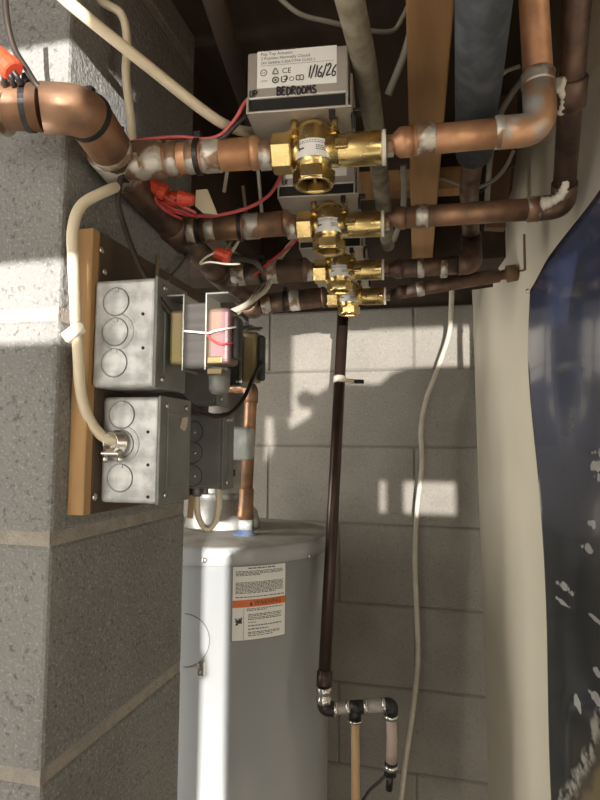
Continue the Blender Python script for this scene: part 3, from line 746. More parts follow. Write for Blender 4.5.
def curved_text(s_, u, v, size):
    mb = MB(); text_mb(mb, s_, Vector((0, 0, 0)), XA, ZA, size)
    for vv in mb.bm.verts:
        a = a0 + (a1 - a0) * u + vv.co.x / HR; vv.co = on_tank(a, z1 - H_ * v + vv.co.z, .0016)
    mp = {vv: m.bm.verts.new(vv.co) for vv in mb.bm.verts}
    for f in mb.bm.faces: m.face([mp[q] for q in f.verts])
    mb.bm.free()
curved_text('WARNING', .385, .530, .0108)
tri = [(.30, .535), (.36, .535), (.33, .475)]
m.face([m.bm.verts.new(on_tank(a0 + (a1 - a0) * u, z1 - H_ * v, .0015)) for u, v in tri])
# flame pictogram: a jagged splash of strokes
for (ua, va, ub, vb) in ((.05, .70, .10, .745), (.10, .745, .06, .79), (.10, .745, .16, .72), (.16, .69, .15, .76), (.09, .72, .09, .79), (.12, .70, .12, .77), (.05, .74, .17, .765)):
    m.tube([on_tank(a0 + (a1 - a0) * ua, z1 - H_ * va, .0014), on_tank(a0 + (a1 - a0) * ub, z1 - H_ * vb, .0014)], .0012, 6)
build('label_print', m, M['ink'], lab)
# round access panel seam and bracket on the left of the jacket
ac, zc = tank_hit(184, 640); rr = .045
m = MB(); pts = [on_tank(ac + math.cos(q) * rr / HR, zc + math.sin(q) * rr, .0004) for q in [R(90 - 6 * k) for k in range(0, 31)]]
m.tube(pts, .0010, 6); build('panel_seam', m, M['heaterline'], t)
m = MB(); a_, z_ = tank_hit(201, 668)
m.box((-.006, -.002, -.012), (.007, .002, .012), .0015, M=Matrix.Translation(on_tank(a_, z_, .002)) @ Matrix.Rotation(a_, 4, 'Z'))
pl = build('seam_bracket', m, M['clamp'], t)
for dz in (.005, -.006):
    m = MB(); m.rev([(0, .0028), (.002, .0024), (.002, 0)], on_tank(a_ + (.006 if dz < 0 else -.012), z_ + dz, .004), Vector((math.sin(a_), -math.cos(a_), 0)), 10); build('bracket_rivet', m, M['heatertop'], pl)

# draft hood and flue
fx = Vector((HC.x, HC.y, 0)); zt = ztop + .008
fr = .049
t = thing('flue_pipe', 'round metal flue with draft hood on top of the water heater', 'flue', fx + ZA * zt)
zh0, zh1, zh2 = at_Y(218, 529, HC.y - .04).z, at_Y(218, 512, HC.y - .04).z, at_Y(218, 500, HC.y - .04).z
m = MB(); m.rev([(zh0, fr * 1.62), (zh0 + .004, fr * 1.64), (zh1, fr * 1.5), (zh2, fr * 1.05), (zh2 + .004, fr), (ZSUB - .3, fr)], fx, ZA, 40); build('flue_tube', m, M['flue'], t)
m = MB(); m.rev([(zh2, fr * 1.04), (zh2 + .002, fr * 1.09), (zh2 + .012, fr * 1.09), (zh2 + .014, fr)], fx, ZA, 40); build('draft_collar', m, M['galv'], t)
m = MB(); m.rev([(zt - .004, fr * 1.05), (zh0 - .004, fr * 1.0)], fx, ZA, 32); build('flue_outlet', m, M['blackp'], t)
m = MB(); m.rev([(zt - .002, fr * 1.45), (zt + .006, fr * 1.42), (zt + .006, fr * 1.0)], fx, ZA, 32); build('outlet_ring', m, M['heatertop'], t)
for a in (-60, 20, 140, 230):
    d_ = Vector((math.sin(R(a)), -math.cos(R(a)), 0)); c = fx + d_ * fr * 1.45
    m = MB(); m.box((-.006, -.001, zt - .002), (.006, .001, zh0 + .004), .0005, M=Matrix.Translation(c) @ Matrix.Rotation(R(a), 4, 'Z')); build('hood_leg', m, M['galv'], t)
m = MB(); c = at_Y(229, 473, HC.y - fr); m.box(c + Vector((-.010, -.004, -.007)), c + Vector((.012, .006, .007)), .001); build('dark_slot', m, M['blackp'], t)

# copper water pipe rising from the tank, blue nipple at its foot
pw = at_Y(245, 539, HC.y - .085); pw.z = zt - .003; px_, py_ = pw.x, pw.y
ze = at_Y(252, 386, py_).z
xt = at_Y(251.5, 400, py_).x
t = thing('hot_water_pipe', 'copper pipe rising from blue nipple on the heater top', 'pipe', pw)
zn = at_Y(245, 517, py_).z
m = MB(); m.rev([(-.002, .026), (.003, .026), (.005, .0170), (.012, .0150)], pw, ZA, 20); bn = build('blue_nipple', m, M['blue'], t)
m = MB(); m.rev([(.010, .0142), (zn - pw.z, .0140), (zn - pw.z, .01)], pw, ZA, 20); build('nipple_shank', m, M['galv'], bn)
pA_ = Vector((px_, py_, zn)); pB_ = Vector((xt, py_, ze))
m = MB(); m.rev([(-.004, .0155), (.004, .0165), (.012, .0150), (.02, .0155), (.026, .0145), (.055, .0145), (.057, .0118)], pA_, pB_ - pA_, 20); build('adapter', m, M['copper'], t)
cor = fillet([pA_ + (pB_ - pA_) * .1, pB_, pB_ + Vector((-.20, .03, .0))], .032, 8)
m = MB(); m.tube(cor, .0120, 20); build('pipe', m, M['copper'], t)
m = MB(); m.tube(fillet([pB_ + (pA_ - pB_) * .13, pB_, pB_ + Vector((-.035, .005, 0))], .030, 8), .0140, 20); build('elbow', m, M['copper'], t)

# cloudy grey plastic cover by the pipe
yP = py_ - .0465
a_, b_ = at_Y(226, 460, yP), at_Y(250, 427, yP)
m = MB(); m.box((a_.x, yP, a_.z), (b_.x, yP + .035, b_.z), .009, seg=4)
t = solo('plastic_cover', m, M['plast'], 'cloudy grey plastic cover in front of the copper tank pipe', 'cover')

# black pipe from the rear valve down to the tank drain fittings
DB = 1.30
b0, b1 = P(343, 314, 1.31), P(324, 684, 1.085)
t = thing('dark_upright_pipe', 'long dark brown upright pipe strapped before the rear block wall', 'pipe', b1)
m = MB(); m.tube([b0 + (b0 - b1) * .06, b1], [.0122, .0114], 20); build('pipe', m, M['blackpipe'], t)
dn = (b1 - b0).normalized()
m = MB(); m.rev([(-.03, .0125), (-.028, .0145), (-.004, .0145), (-.002, .012)], P(324, 688, 1.085), dn, 20); build('coupling', m, M['blackpipe'], t)
cs = b0 + (b1 - b0) * .208
m = MB(); m.rev([(-.007, .0132), (.007, .0132), (.007, .012)], cs, dn, 20); m.tube([cs, cs + Vector((.03, .015, -.002))], .005, 8)
st_ = build('pipe_strap', m, M['conn'], t)
m = MB(); m.tube([cs + Vector((.018, .01, -.002)), cs + Vector((.048, .02, -.002))], .0045, 8); build('strap_stud', m, M['blackp'], st_)

t = thing('drain_manifold', 'row of black fittings and cloudy tubes below the dark upright pipe', 'plumbing', P(330, 707, 1.085))
dd = 1.085
def F(px, py): return P(px, py, dd)
m = MB(); m.rev([(0, .0128), (.002, .0145), (.010, .0145), (.012, .0128), (.018, .0128), (.020, .0145), (.028, .0145), (.030, .0125)], F(324, 686), F(324, 700) - F(324, 686), 20); build('hose_clamp', m, M['clamp'], t)
m = MB(); m.tube(fillet([F(324, 696), F(324, 709), F(336, 709)], 0.0141, 6), 0.0128, 18); build('elbow', m, M['fit'], t)
m = MB(); m.tube([F(331, 709), F(352, 707)], 0.0104, 18); build('cloudy_tube', m, M['clear'], t)
m = MB(); m.tube([F(362, 707), F(388, 705)], 0.0107, 18); build('cloudy_tube', m, M['clear'], t)
m = MB(); m.tube([F(350, 707.5), F(363, 707)], 0.0125, 18); m.tube([F(355, 707), F(355, 720)], 0.0114, 18); build('tee', m, M['fit'], t)
m = MB(); m.tube(fillet([F(385, 705), F(391, 705), F(391, 716)], 0.0088, 6), 0.0128, 18); build('elbow', m, M['fit'], t)
for a_, b_ in (((334, 709), (337, 709)), ((346, 708), (349, 707.6)), ((364, 707), (367, 706.8)), ((382, 705.3), (385, 705)), ((391, 714), (391, 718)), ((391, 764), (391, 769)), ((355, 719), (355, 721))):
    m = MB(); m.tube([F(*a_), F(*b_)], 0.0132, 18); build('hose_clamp', m, M['clamp'], t)
m = MB(); m.tube([F(355, 718), F(355.5, 760), F(355, 900)], 0.0079, 16); build('amber_tube', m, M['pex'], t)
m = MB(); m.tube([F(391, 716), F(392, 740), F(391, 764)], 0.0099, 16); build('pinkish_tube', m, M['pink'], t)
m = MB(); m.tube([F(391, 762), F(390, 775)], 0.0113, 16); m.tube([F(390, 774), F(389, 790)], 0.0062, 12); build('valve_end', m, M['fit'], t)
m = MB(); m.tube(smooth_path([F(388, 772), F(380, 781), F(370, 790), F(362, 802)]), .0028, 8); build('thin_lead', m, M['blackw'], t)

# ------------------------------------------------------------------ cables and wires
def cable(name, pts, r, mt, label, cat='cable', group=None, flat=1.0, seg=12):
    m = MB(); m.tube(smooth_path([P(*p) for p in pts], 8), r, seg, flat=flat)
    return solo(name, m, mt, label, cat, group)
cable('sheathed_cable', [(40, -25, .50), (66, 0, .505), (105, 32, .52), (150, 68, .54), (200, 108, .57), (232, 128, .60), (262, 134, .64)], .0052, M['nm'], 'thick cream cable sweeping from the ceiling to the front actuator')
cable('sheathed_cable', [(92, -20, .63), (100, 0, .63), (121, 14, .63), (127, 40, .63), (126, 75, .63), (131, 120, .64), (136, 165, .66), (150, 200, .70)], .0044, M['nm'], 'cream cable dropping upright behind the smeared front copper pipe')
cable('sheathed_cable', [(117, 187, .602), (104, 192, .577), (82, 205, .562), (73, 228, .556), (73, 260, .556), (76, 320, .557), (78, 350, .558), (80, 385, .563), (86, 412, .572), (100, 434, .582), (118, 443, .590)], .0052, M['nm'], 'cream cable curving down the board edge into the lower box')
m = MB(); c = P(74, 333, .553); m.box((-.010, -.005, -.005), (.010, .005, .006), .002, M=Matrix.Translation(c) @ Matrix.Rotation(R(14), 4, 'Z') @ Matrix.Rotation(R(-38), 4, 'Y'))
m.torus(P(79, 327, .550), YA, .0035, .0016, seg=16)
solo('cable_staple', m, M['conn'], 'white cable staple on the cable at the board edge', 'staple')
cable('hanging_wire', [(452, 285, 1.40), (451, 310, 1.47), (449, 335, 1.50), (438, 368, 1.51), (426, 400, 1.515), (421, 430, 1.515), (422, 465, 1.51), (417, 510, 1.50), (415, 560, 1.49), (417, 620, 1.47), (418, 660, 1.46), (413, 710, 1.44), (405, 765, 1.42), (398, 830, 1.40)], .0062, M['nmw'], 'long cream wire hanging down the rear block wall')
cable('thin_brown_cable', [(4, -15, .485), (7, 20, .485), (14, 48, .487), (26, 68, .488), (36, 84, .488), (45, 92, .49)], .0026, M['brownw'], 'thin brown cable hanging to the header pipe at upper left')
cable('thin_brown_cable', [(128, 150, .600), (118, 195, .600), (124, 225, .60), (138, 262, .585), (155, 292, .572), (172, 315, .582), (190, 327, .588), (206, 332, .590)], .0029, M['brownw'], 'brown cable running from front pipe down to the gold ended transformer')
cable('tan_wire_loop', [(158, 255, .70), (156, 282, .70), (153, 300, .70)], .0025, M['tanw'], 'short tan wire ending at the top of the upper box')
cable('tan_wire_loop', [(188, 255, .82), (178, 268, .78), (168, 280, .74), (160, 290, .71), (170, 300, .70)], .0022, M['tanw'], 'tan wire loop over the gold ended transformer')
cable('black_wire', [(150, 384, .66), (168, 388, .67), (180, 396, .69), (196, 408, .70), (215, 416, .72), (232, 412, .74), (244, 398, .77), (253, 378, .79), (262, 362, .80)], .0027, M['blackw'], 'black wire looping beneath the transformers')
def lead(name, pts, mt, label):
    m = MB(); m.tube(smooth_path([TY(x, y, dy) for x, y, dy in pts], 8), .0010, 8); return solo(name, m, mt, label, 'cable')
lead('white_lead', [(184, 331, -.002), (196, 332, -.004), (208, 333, -.005), (214, 331, -.004), (224, 329, -.003), (236, 327, .002)], M['whitew'], 'thin white lead across the gold ended transformer')
lead('red_lead', [(206, 333, -.004), (212, 340, -.004), (221, 344, -.003), (233, 343, .003)], M['red'], 'thin red lead across the pink transformer end')
cable('pipe_wire', [(200, 352, .93), (222, 335, .93), (240, 312, .93), (258, 290, .95), (275, 268, .98)], .0026, M['tanw'], 'olive wire slanting up behind the gold ended transformer')
cable('sheathed_cable', [(232, 312, .84), (246, 305, .87), (258, 296, .9), (268, 286, .94), (280, 258, 1.0), (298, 236, 1.02)], .0045, M['nmw'], 'pale cable slanting up from the transformers to the third pipe', flat=.8)
# thermostat wires along the front pipe
cable('red_wire', [(80, 108, .545), (92, 120, .56), (104, 130, .575), (118, 143, .595), (150, 139, .60), (180, 137, .595), (205, 139, .59), (222, 134, .585), (236, 118, .58), (244, 104, .578), (252, 96, .58)], .0019, M['pinkred'], 'faded red wire lying along the front copper pipe')
cable('black_wire', [(70, 95, .53), (84, 106, .54), (100, 124, .565), (116, 142, .59), (150, 142, .598), (180, 141, .592), (205, 143, .588), (224, 137, .583), (238, 123, .578), (250, 112, .58)], .0021, M['blackw'], 'black wire lying along the front copper pipe')
cable('red_wire', [(150, 190, .68), (162, 205, .69), (180, 213, .70), (205, 216, .71), (225, 214, .71), (250, 207, .72), (268, 196, .73), (278, 182, .74), (282, 170, .75)], .0021, M['pinkred'], 'red wire rising behind the second copper pipe')
cable('red_wire', [(255, 275, .93), (270, 262, .91), (285, 250, .9), (296, 240, .88), (300, 232, .87)], .0024, M['red'], 'red wire rising between the second and third pipes')
cable('pink_red_wire', [(154, 198, .672), (170, 207, .675), (186, 213, .68), (198, 217, .69)], .0018, M['red'], 'red wire strand beside the wire nuts below front pipe')
cable('pink_red_wire', [(150, 185, .668), (164, 196, .668), (178, 204, .672), (196, 213, .68)], .0018, M['pinkred'], 'pinkish wire strand crossing the wire nuts below front pipe')
cable('pink_red_wire', [(158, 192, .665), (156, 200, .665), (166, 211, .67), (182, 219, .68)], .0018, M['red'], 'lowest red wire strand under the wire nuts')
for k, (pts, mt, lb) in enumerate([
    ([(276, -5, .62), (300, 14, .63), (330, 22, .64), (365, 30, .66), (392, 31, .68), (402, 18, .68), (410, 2, .68)], M['dimw'], 'thin grey cable drooping across the ceiling above the valves'),
    ([(414, -10, .62), (413, 20, .64), (404, 55, .66), (388, 95, .68)], M['dimw'], 'thick grey cable left of the orange joist'),
    ([(520, 66, .75), (505, 72, .76), (495, 85, .77), (490, 105, .78), (498, 122, .79), (505, 135, .80)], M['dimw'], 'pale wire loop right of the foam tube'),
    ([(522, 80, .82), (508, 100, .83), (496, 125, .85), (490, 160, .88), (487, 200, .93)], M['dimw'], 'pale cable hanging between foam tube and cream wall'),
    ([(514, 150, .80), (505, 168, .81), (494, 180, .82), (478, 188, .83)], M['dimw'], 'pale wire crossing right of the bare upright pipe'),
    ([(462, 186, .86), (448, 180, .87), (436, 178, .88)], M['dimw'], 'short pale wire by the joist'),
    ([(403, 165, .80), (404, 190, .82), (402, 215, .86), (394, 240, .92)], M['dimw'], 'whitish strap hanging left of the joist')]):
    cable('ceiling_cable', pts, .0042 if k in (1, 3, 6) else .0026, mt, lb)
cable('black_wire', [(480, 192, .84), (498, 176, .83), (516, 163, .82)], .0018, M['blackw'], 'black wire crossing right of the bare upright pipe')

def wire_nut(a, b, r, label, d=None):
    A, B = P(*a), P(*b); ax = B - A; l = ax.length
    m = MB(); m.rev([(0, r * .62), (l * .08, r * .8), (l * .62, r), (l * .66, r * 1.12), (l * .95, r * 1.1), (l, r * .95), (l, r * .6)], A, ax, 12, smooth=False)
    return solo('wire_nut', m, M['nut'], label, 'wire nut')
wire_nut((-4, 52, .475), (14, 72, .475), .0085, 'orange-red wire nut at far upper left')
for k, (a, b) in enumerate([((12, 70), (20, 84)), ((8, 72), (13, 85)), ((3, 73), (4, 85))]):
    cable('wire_tail', [(*a, .475), ((a[0] + b[0]) / 2 + 1, (a[1] + b[1]) / 2, .477), (*b, .482)], .0022, M['blackw'], ['longest black wire tail from the upper left wire nut', 'middle black wire tail from the upper left wire nut', 'leftmost black wire tail from the upper left wire nut'][k])
wire_nut((146, 182, .66), (166, 193, .665), .0085, 'red wire nut under the smeared front pipe, leftmost of three')
wire_nut((158, 196, .68), (178, 200, .68), .0085, 'red wire nut under the front pipe, middle of three')
wire_nut((194, 200, .67), (178, 198, .67), .0082, 'red wire nut beside the tan tag, rightmost of three')
wire_nut((214, 252, .74), (230, 258, .74), .0085, 'bright red wire nut between second and third pipes')
m = MB(); tg = [P(196, 190, .676), P(207, 189, .682), P(217, 214, .70), P(203, 213, .69), P(195, 206, .682)]
m.prism(tg, Vector((.0, .003, .0))); solo('paper_tag', m, M['nm'], 'tan tag beside the red wire nuts', 'tag')
cable('white_wire_loop', [(214, 253, .735), (205, 258, .73), (200, 264, .73), (210, 262, .73), (226, 264, .735), (240, 264, .74)], .0013, M['whitew'], 'thin white wire under the bright red wire nut')
cable('black_wire', [(228, 256, .745), (240, 258, .76), (255, 262, .80), (262, 270, .88)], .004, M['blackw'], 'black wire from the bright red wire nut to the third pipe')
for k, (a, b) in enumerate([((228, 166), (224, 192)), ((243, 186), (246, 214)), ((258, 170), (262, 215)), ((232, 240), (222, 255)), ((240, 238), (232, 252))]):
    cable('hanging_lead', [(*a, .80), ((a[0] + b[0]) / 2, (a[1] + b[1]) / 2, .80), (*b, .80)], .0024, M['tanw' if k % 2 else 'nmw'],
          ['pale lead hanging just behind the front pipe coupling', 'tan lead hanging above the second pipe', 'long pale lead hanging above the second pipe', 'tan lead under the second pipe', 'pale lead under the second pipe'][k])

# black cable ties
def cable_tie(c, ax, r, label, tail=None):
    m = MB(); m.rev([(-.0024, r), (-.0024, r + .0012), (.0024, r + .0012), (.0024, r)], c, ax, 32, smooth=False)
    h = Vector((0, -.25, 1)).normalized(); h = (h - ax * h.dot(ax)).normalized(); hc = c + h * (r + .003)
    m.box((-.0038, -.0035, -.003), (.0038, .0035, .004), .0008, M=Matrix.Translation(hc))
    if tail: m.tube([hc, hc + Vector(tail)], .0017, 6)
    return solo('cable_tie', m, M['tie'], label, 'cable tie', 'black cable ties on the pipes')
cable_tie(P(29, 107, .503), (P(42, 108, .503) - P(0, 106, .500)).normalized(), .0191, 'black cable tie round header pipe before its bend', (.012, 0, -.01))
i_ = 6
cable_tie(el[i_ + 3], (el[i_ + 4] - el[i_ + 2]).normalized(), .0207, 'black cable tie round the header elbow at the pillar corner')
def tie_on(i, px, label, extra=.0022, tail=None):
    L = LEFT[i]; tt = (px - L['a'][0]) / (L['b'][0] - L['a'][0])
    c = run_pt(i, px, L['a'][1] + tt * (L['b'][1] - L['a'][1])); cable_tie(c, mx, rad(i, px, 200, L['w']) + extra, label, tail)
tie_on(0, 124, 'black cable tie where front copper pipe leaves the header', .0035, (0, 0, .012))
tie_on(0, 199, 'black cable tie round front copper pipe near the reducer', .0012)
tie_on(1, 200, 'black cable tie round second pipe between solder bands', .0016, (0, 0, .008))
tie_on(1, 241, 'black cable tie round second pipe close to its valve', .0014)
tie_on(2, 262, 'black cable tie round the third pipe', .0014)
tie_on(3, 285, 'black cable tie round the rearmost pipe', .0014)

# cable loop under the dull grey box
cable('sheathed_cable', [(218, 486, .80), (219, 505, .80), (216, 520, .80), (210, 528, .80), (203, 526, .80), (198, 515, .80), (197, 500, .80), (200, 488, .80)], .0050, M['nm'], 'cream cable looping beneath the dull grey box', flat=.8)
cable('orange_lead', [(192, 490, .82), (191, 505, .82), (190, 518, .82)], .004, M['pex'], 'amber lead hanging beneath the dull grey box')
m = MB(); m.tube([P(197, 484, .79), P(197, 496, .79)], .006, 12); m.tube([P(205, 486, .79), P(205, 494, .79)], .0045, 12)
solo('cable_connector', m, M['galvd'], 'small metal connector under the dull grey box', 'connector')

# other pipes and timber under the floor above
m = MB(); m.tube([P(345, -20, .47), P(350, 0, .485), P(364, 60, .57), (P(374, 125, .70)), P(381, 185, .90), P(388, 245, 1.14)], [.0120, .012, .0118, .0120, .0128, .013], 18)
solo('whitewashed_pipe', m, M['conduit'], 'pale plastered pipe running back behind the actuator boxes', 'pipe')
m = MB(); m.tube([P(205, -30, .56), P(214, 0, .58), P(228, 45, .64), P(246, 100, .76), P(262, 150, .94)], .011, 16)
solo('dark_old_pipe', m, M['darkwood'], 'dark old pipe in the ceiling shadow left of the actuator', 'pipe')
m = MB(); m.box((-.020, 0, -.085), (.012, .02, .30), .001, M=Matrix.Translation(P(503, 178, 1.0)) @ Matrix.Rotation(MYAW, 4, 'Z') @ Matrix.Rotation(R(6), 4, 'Y'))
solo('brown_plank', m, M['plank'], 'dark brown upright plank left of the cream wall edge', 'plank')
m = MB(); m.box((-.10, 0, -.018), (.10, .03, .018), .001, M=Matrix.Translation(P(405, 180, .96)) @ Matrix.Rotation(MYAW, 4, 'Z'))
solo('wood_block', m, M['joist'], 'short wooden block crossing below the joist', 'block')

# ------------------------------------------------------------------ glossy seaside poster on the right wall
po = W0 + wn * .016
def PP(px, py, off=.034): return WP(px, py, off)
edge = [(530, 290), (529.5, 320), (529, 352), (532, 400), (537, 465), (541, 540), (546, 640), (550, 730), (553, 800), (556, 870)]
nearS = (PP(690, 300) - W0).dot(wd)
def sz(p): return (p - W0).dot(wd), p.z
topA = sz(PP(530, 290)); topB = sz(PP(600, 173))
ez = [sz(PP(*q)) for q in edge]
NU, NV = 40, 70
zbot = ez[-1][1]
def far_s(z):
    for (s0, z0), (s1, z1) in zip(ez, ez[1:]):
        if z1 <= z <= z0: return s0 + (s1 - s0) * (z0 - z) / max(1e-6, z0 - z1)
    return ez[-1][0] if z < zbot else ez[0][0]
snear = topB[0] - .012
slope = (topB[1] - topA[1]) / (topB[0] - topA[0])
m = MB(); grid = []
uvl = []
for j in range(NV + 1):
    row = []
    for k in range(NU + 1):
        u = k / NU; v = j / NV
        s_f = topA[0]; z_t = topA[1] + slope * 0
        # top line follows the sagging hem
        zt0 = topA[1]; z_here_top = lambda s_: topA[1] + slope * (s_ - topA[0])
        zz = zt0 + (zbot - zt0) * v
        s_ = far_s(zz) + (snear - far_s(zz)) * u
        zz = z_here_top(s_) + (zbot - z_here_top(s_)) * v
        off = .028 + .006 * (1 - u) ** 3 + .0035 * math.sin(5.5 * u + 1.3 * math.sin(3 * v)) * min(1, u * 3) + .0025 * math.sin(9 * v + 4 * u) + .004 * u * math.sin(14 * v)
        p = W0 + wd * s_ + wn * off; p.z = zz
        row.append(m.bm.verts.new(p)); 
    grid.append(row)
for j in range(NV):
    for k in range(NU):
        m.face((grid[j][k], grid[j][k + 1], grid[j + 1][k + 1], grid[j + 1][k]), 0, True)
b2 = bmesh.ops.extrude_face_region(m.bm, geom=m.bm.faces[:])
for v in b2['geom']:
    if isinstance(v, bmesh.types.BMVert): v.co -= wn * .0006
# picture on it: sea, foam line and sand, in the poster's own coordinates
pm = bpy.data.materials.new('glossy_sea_print'); pm.use_nodes = True; nt = pm.node_tree; bs = nt.nodes['Principled BSDF']
bs.inputs['Roughness'].default_value = .16; bs.inputs['Coat Weight'].default_value = .5; bs.inputs['Coat Roughness'].default_value = .08
att = nt.nodes.new('ShaderNodeAttribute'); att.attribute_name = 'sheet'
sep = nt.nodes.new('ShaderNodeSeparateXYZ'); nt.links.new(att.outputs['Vector'], sep.inputs[0])
def N(t_, **kw):
    n = nt.nodes.new(t_)
    for k, v in kw.items(): setattr(n, k, v)
    return n
def mth(op, a, b=None, c=None):
    n = N('ShaderNodeMath', operation=op)
    for i, x in enumerate((a, b, c)):
        if x is None: continue
        if isinstance(x, (int, float)): n.inputs[i].default_value = x
        else: nt.links.new(x, n.inputs[i])
    return n.outputs[0]
def mixc(f, a, b):
    n = N('ShaderNodeMix', data_type='RGBA')
    nt.links.new(f, n.inputs['Factor'])
    for key, x in (('A', a), ('B', b)):
        if isinstance(x, tuple): n.inputs[key].default_value = (*x, 1)
        else: nt.links.new(x, n.inputs[key])
    return n.outputs['Result']
def mr(x, a, b):
    n = N('ShaderNodeMapRange'); n.inputs['From Min'].default_value = a; n.inputs['From Max'].default_value = b; nt.links.new(x, n.inputs['Value']); return n.outputs['Result']
def noise(sc, det=5):
    n = N('ShaderNodeTexNoise'); n.inputs['Scale'].default_value = sc; n.inputs['Detail'].default_value = det; nt.links.new(att.outputs['Vector'], n.inputs['Vector']); return n.outputs['Fac']
sx, szz = sep.outputs[0], sep.outputs[1]           # sx: metres from the far hem; szz: metres above the sheet's lower end
def sheet(px, py):
    s_, z_ = sz(PP(px, py)); return topA[0] - s_, z_ - zbot
n1 = noise(18); n2 = noise(60, 4); n3 = noise(6)
# sea: blue above, slate below
zhi, zlo = sheet(560, 420)[1], sheet(560, 560)[1]
sea = mixc(mr(mth('ADD', szz, mth('MULTIPLY', n3, .08)), zlo + .03, zhi + .10), (.030, .036, .043), (.055, .075, .155))
sea = mixc(mr(n1, .5, .75), sea, (.055, .068, .085))
# coast line: distance below a slanting line
c0, c1 = sheet(566, 785), sheet(600, 694)
kx = (c1[1] - c0[1]) / max(1e-6, c1[0] - c0[0])
dist = mth('SUBTRACT', mth('ADD', mth('MULTIPLY', mth('SUBTRACT', sx, c0[0]), kx), c0[1]), szz)
dist = mth('ADD', dist, mth('MULTIPLY', mth('SUBTRACT', n1, .5), .08))
foam = mth('MULTIPLY', mr(dist, -.012, .0), mr(mth('MULTIPLY', dist, -1.0), -.030, -.012))
foam = mth('MULTIPLY', foam, mr(n2, .42, .56))
col = mixc(mr(dist, .005, .025), sea, (.10, .085, .06)); col = mixc(mr(dist, .035, .055), col, (.24, .19, .11))
col = mixc(foam, col, (.46, .44, .40))
# loose white-caps
caps = [((562, 587), .028, .006), ((581, 548), .022, .005), ((583, 524), .013, .005), ((592, 452), .035, .007), ((601, 446), .03, .010), ((588, 466), .035, .006), ((594, 479), .035, .006), ((592, 619), .02, .003), ((588, 697), .016, .007), ((574, 705), .010, .010), ((592, 672), .015, .004), ((560, 602), .03, .003)]
for (pp, rx, rz) in caps:
    cx_, cz_ = sheet(*pp)
    dx = mth('DIVIDE', mth('SUBTRACT', sx, cx_), rx); dz = mth('DIVIDE', mth('SUBTRACT', szz, cz_), rz)
    r2 = mth('ADD', mth('MULTIPLY', dx, dx), mth('MULTIPLY', dz, dz))
    r2 = mth('ADD', r2, mth('MULTIPLY', mth('SUBTRACT', n2, .5), 4.5))
    col = mixc(mr(r2, 1.0, .75), col, (.55, .56, .55))
nt.links.new(col, bs.inputs['Base Color'])
t = thing('seaside_poster', 'glossy dark blue sea poster sagging on the right wall', 'poster', PP(545, 600))
vals = [(topA[0] - (v.co - W0).dot(wd), v.co.z - zbot, 0.0) for v in m.bm.verts]
m.bm.verts.index_update()
ob = build('sheet', m, pm, t)
at_ = ob.data.attributes.new('sheet', 'FLOAT_VECTOR', 'POINT')
for k, v in enumerate(vals): at_.data[k].vector = v
m = MB(); m.rev([(0, .004), (.003, .0035), (.0045, .0015), (.0045, 0)], PP(529, 291, .024), wn, 14); build('push_pin', m, M['clamp'], t)

# ------------------------------------------------------------------ added light blockers behind the camera, cut to shape shadows on the walls
def plate(name, poly, mt=None, th=.02):
    m = MB(); m.prism([Vector(p) for p in poly], Vector((0, -th, 0))); struct(name, m, mt or M['drywall'])
def Q(px, py, wall):
    if wall == 'B': return shade_px(px, py, 'Y', YB)
    if wall == 'P': return shade_px(px, py, 'Y', YP)
    return shade_px(px, py, 'H', 0)
tops = [Q(300, 330, 'B'), Q(470, 329, 'B')]
zl = (tops[0].z + tops[1].z) / 2
x_a, x_b = Q(-60, 300, 'P').x, Q(66, 300, 'P').x + .045
z0_, z1_, z2_, z3_ = Q(30, 48, 'P').z, Q(30, 150, 'P').z, Q(30, 262, 'P').z, Q(30, 345, 'P').z
plate('light_blocker_top', [(x_b - .02, YR, zl), (1.2, YR, zl), (1.2, YR, ZSUB), (x_b - .02, YR, ZSUB)])
plate('light_blocker_top_left', [(-.35, YR, z0_), (x_b - .02, YR, z0_), (x_b - .02, YR, ZSUB), (-.35, YR, ZSUB)])
plate('light_blocker_band', [(x_a, YR, z2_), (x_b, YR, z2_), (x_b, YR, z1_), (x_a, YR, z1_)])
plate('light_blocker_left', [(x_a, YR, .4), (x_b + .004, YR, .4), (x_b + .004, YR, 1.50), (x_b + .022, YR, 1.50), (x_b + .022, YR, z3_), (x_a, YR, z3_)])
plate('light_blocker_box', [(x_b + .018, YR, 1.505), (.098, YR, 1.505), (.098, YR, 1.62), (x_b + .018, YR, 1.62)])
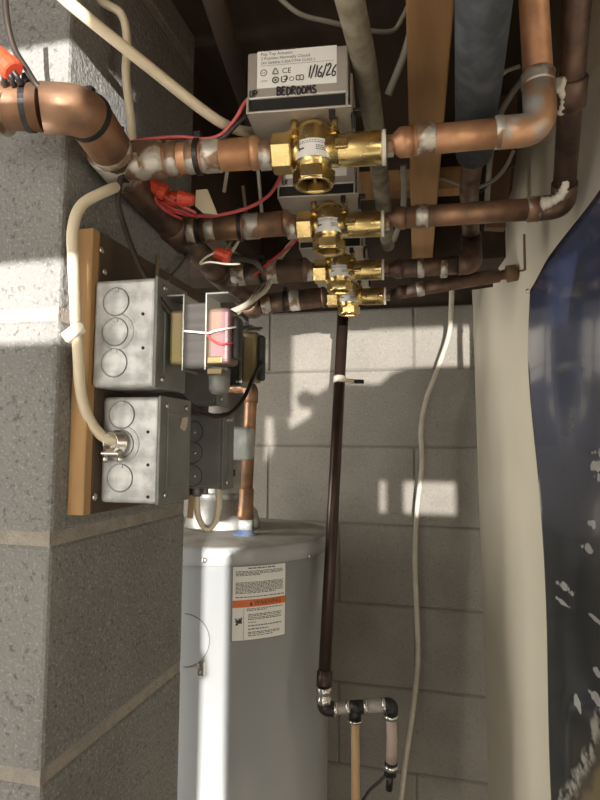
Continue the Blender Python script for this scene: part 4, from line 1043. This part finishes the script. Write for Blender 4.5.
plate('light_blocker_gap', [(.019, YR, z3_ - .001), (x_b + .022, YR, z3_ - .001), (x_b + .022, YR, zl), (.019, YR, zl)])
hl = [(267, 480), (269, 465), (277, 450), (291, 432), (303, 424), (314, 417), (316, 410), (304, 408), (300, 398), (308, 391), (320, 396), (335, 386), (350, 384), (383, 385), (395, 374), (410, 369), (475, 367)]
hp_ = [Q(x, y, 'B') for x, y in hl]; zs = Q(380, 481, 'B').z; ze_ = Q(380, 513, 'B').z
xr = 1.1
plate('light_blocker_right', [(p.x, YR, p.z) for p in hp_] + [(xr, YR, hp_[-1].z), (xr, YR, zs), (hp_[0].x, YR, zs)])
def bar_(nm, px0, px1):
    a = Q(px0, 490, 'B').x; b = Q(px1, 490, 'B').x if px1 < 600 else xr
    plate(nm, [(a, YR, ze_), (b, YR, ze_), (b, YR, zs + .001), (a, YR, zs + .001)])
bar_('light_blocker_bar_left', 267, 380); bar_('light_blocker_bar_mid', 389, 404); bar_('light_blocker_bar_right', 458, 900)
xl = hp_[0].x - .019
plate('light_blocker_lower', [(xl, YR, .3), (xr, YR, .3), (xr, YR, ze_ + .001), (hp_[0].x, YR, ze_ + .001), (hp_[0].x, YR, ze_ - .006), (xl, YR, ze_ - .016)])
sp = [Q(269, 418, 'B'), Q(292, 418, 'B')]
plate('light_blocker_strip', [(sp[0].x, YR, sp[0].z), (sp[1].x, YR, sp[0].z), (sp[1].x, YR, zl + .001), (sp[0].x, YR, zl + .001)])
nk_ = [Q(277, 419, 'B'), Q(289, 419, 'B'), Q(291, 440, 'B'), Q(279, 450, 'B')]
plate('light_blocker_neck', [(p.x, YR, p.z) for p in nk_])

kb = []
for q in [(181, 636), (190, 640), (200, 647), (206, 657), (207, 677), (201, 677), (200, 667), (197, 665), (194, 673), (181, 673)]:
    a_, z_ = tank_hit(*q); p = on_tank(a_, z_); tt = (YR - LAMP.y) / (p.y - LAMP.y); kb.append(LAMP + (p - LAMP) * tt)
plate('light_blocker_hook', [(p.x, YR, p.z) for p in kb])
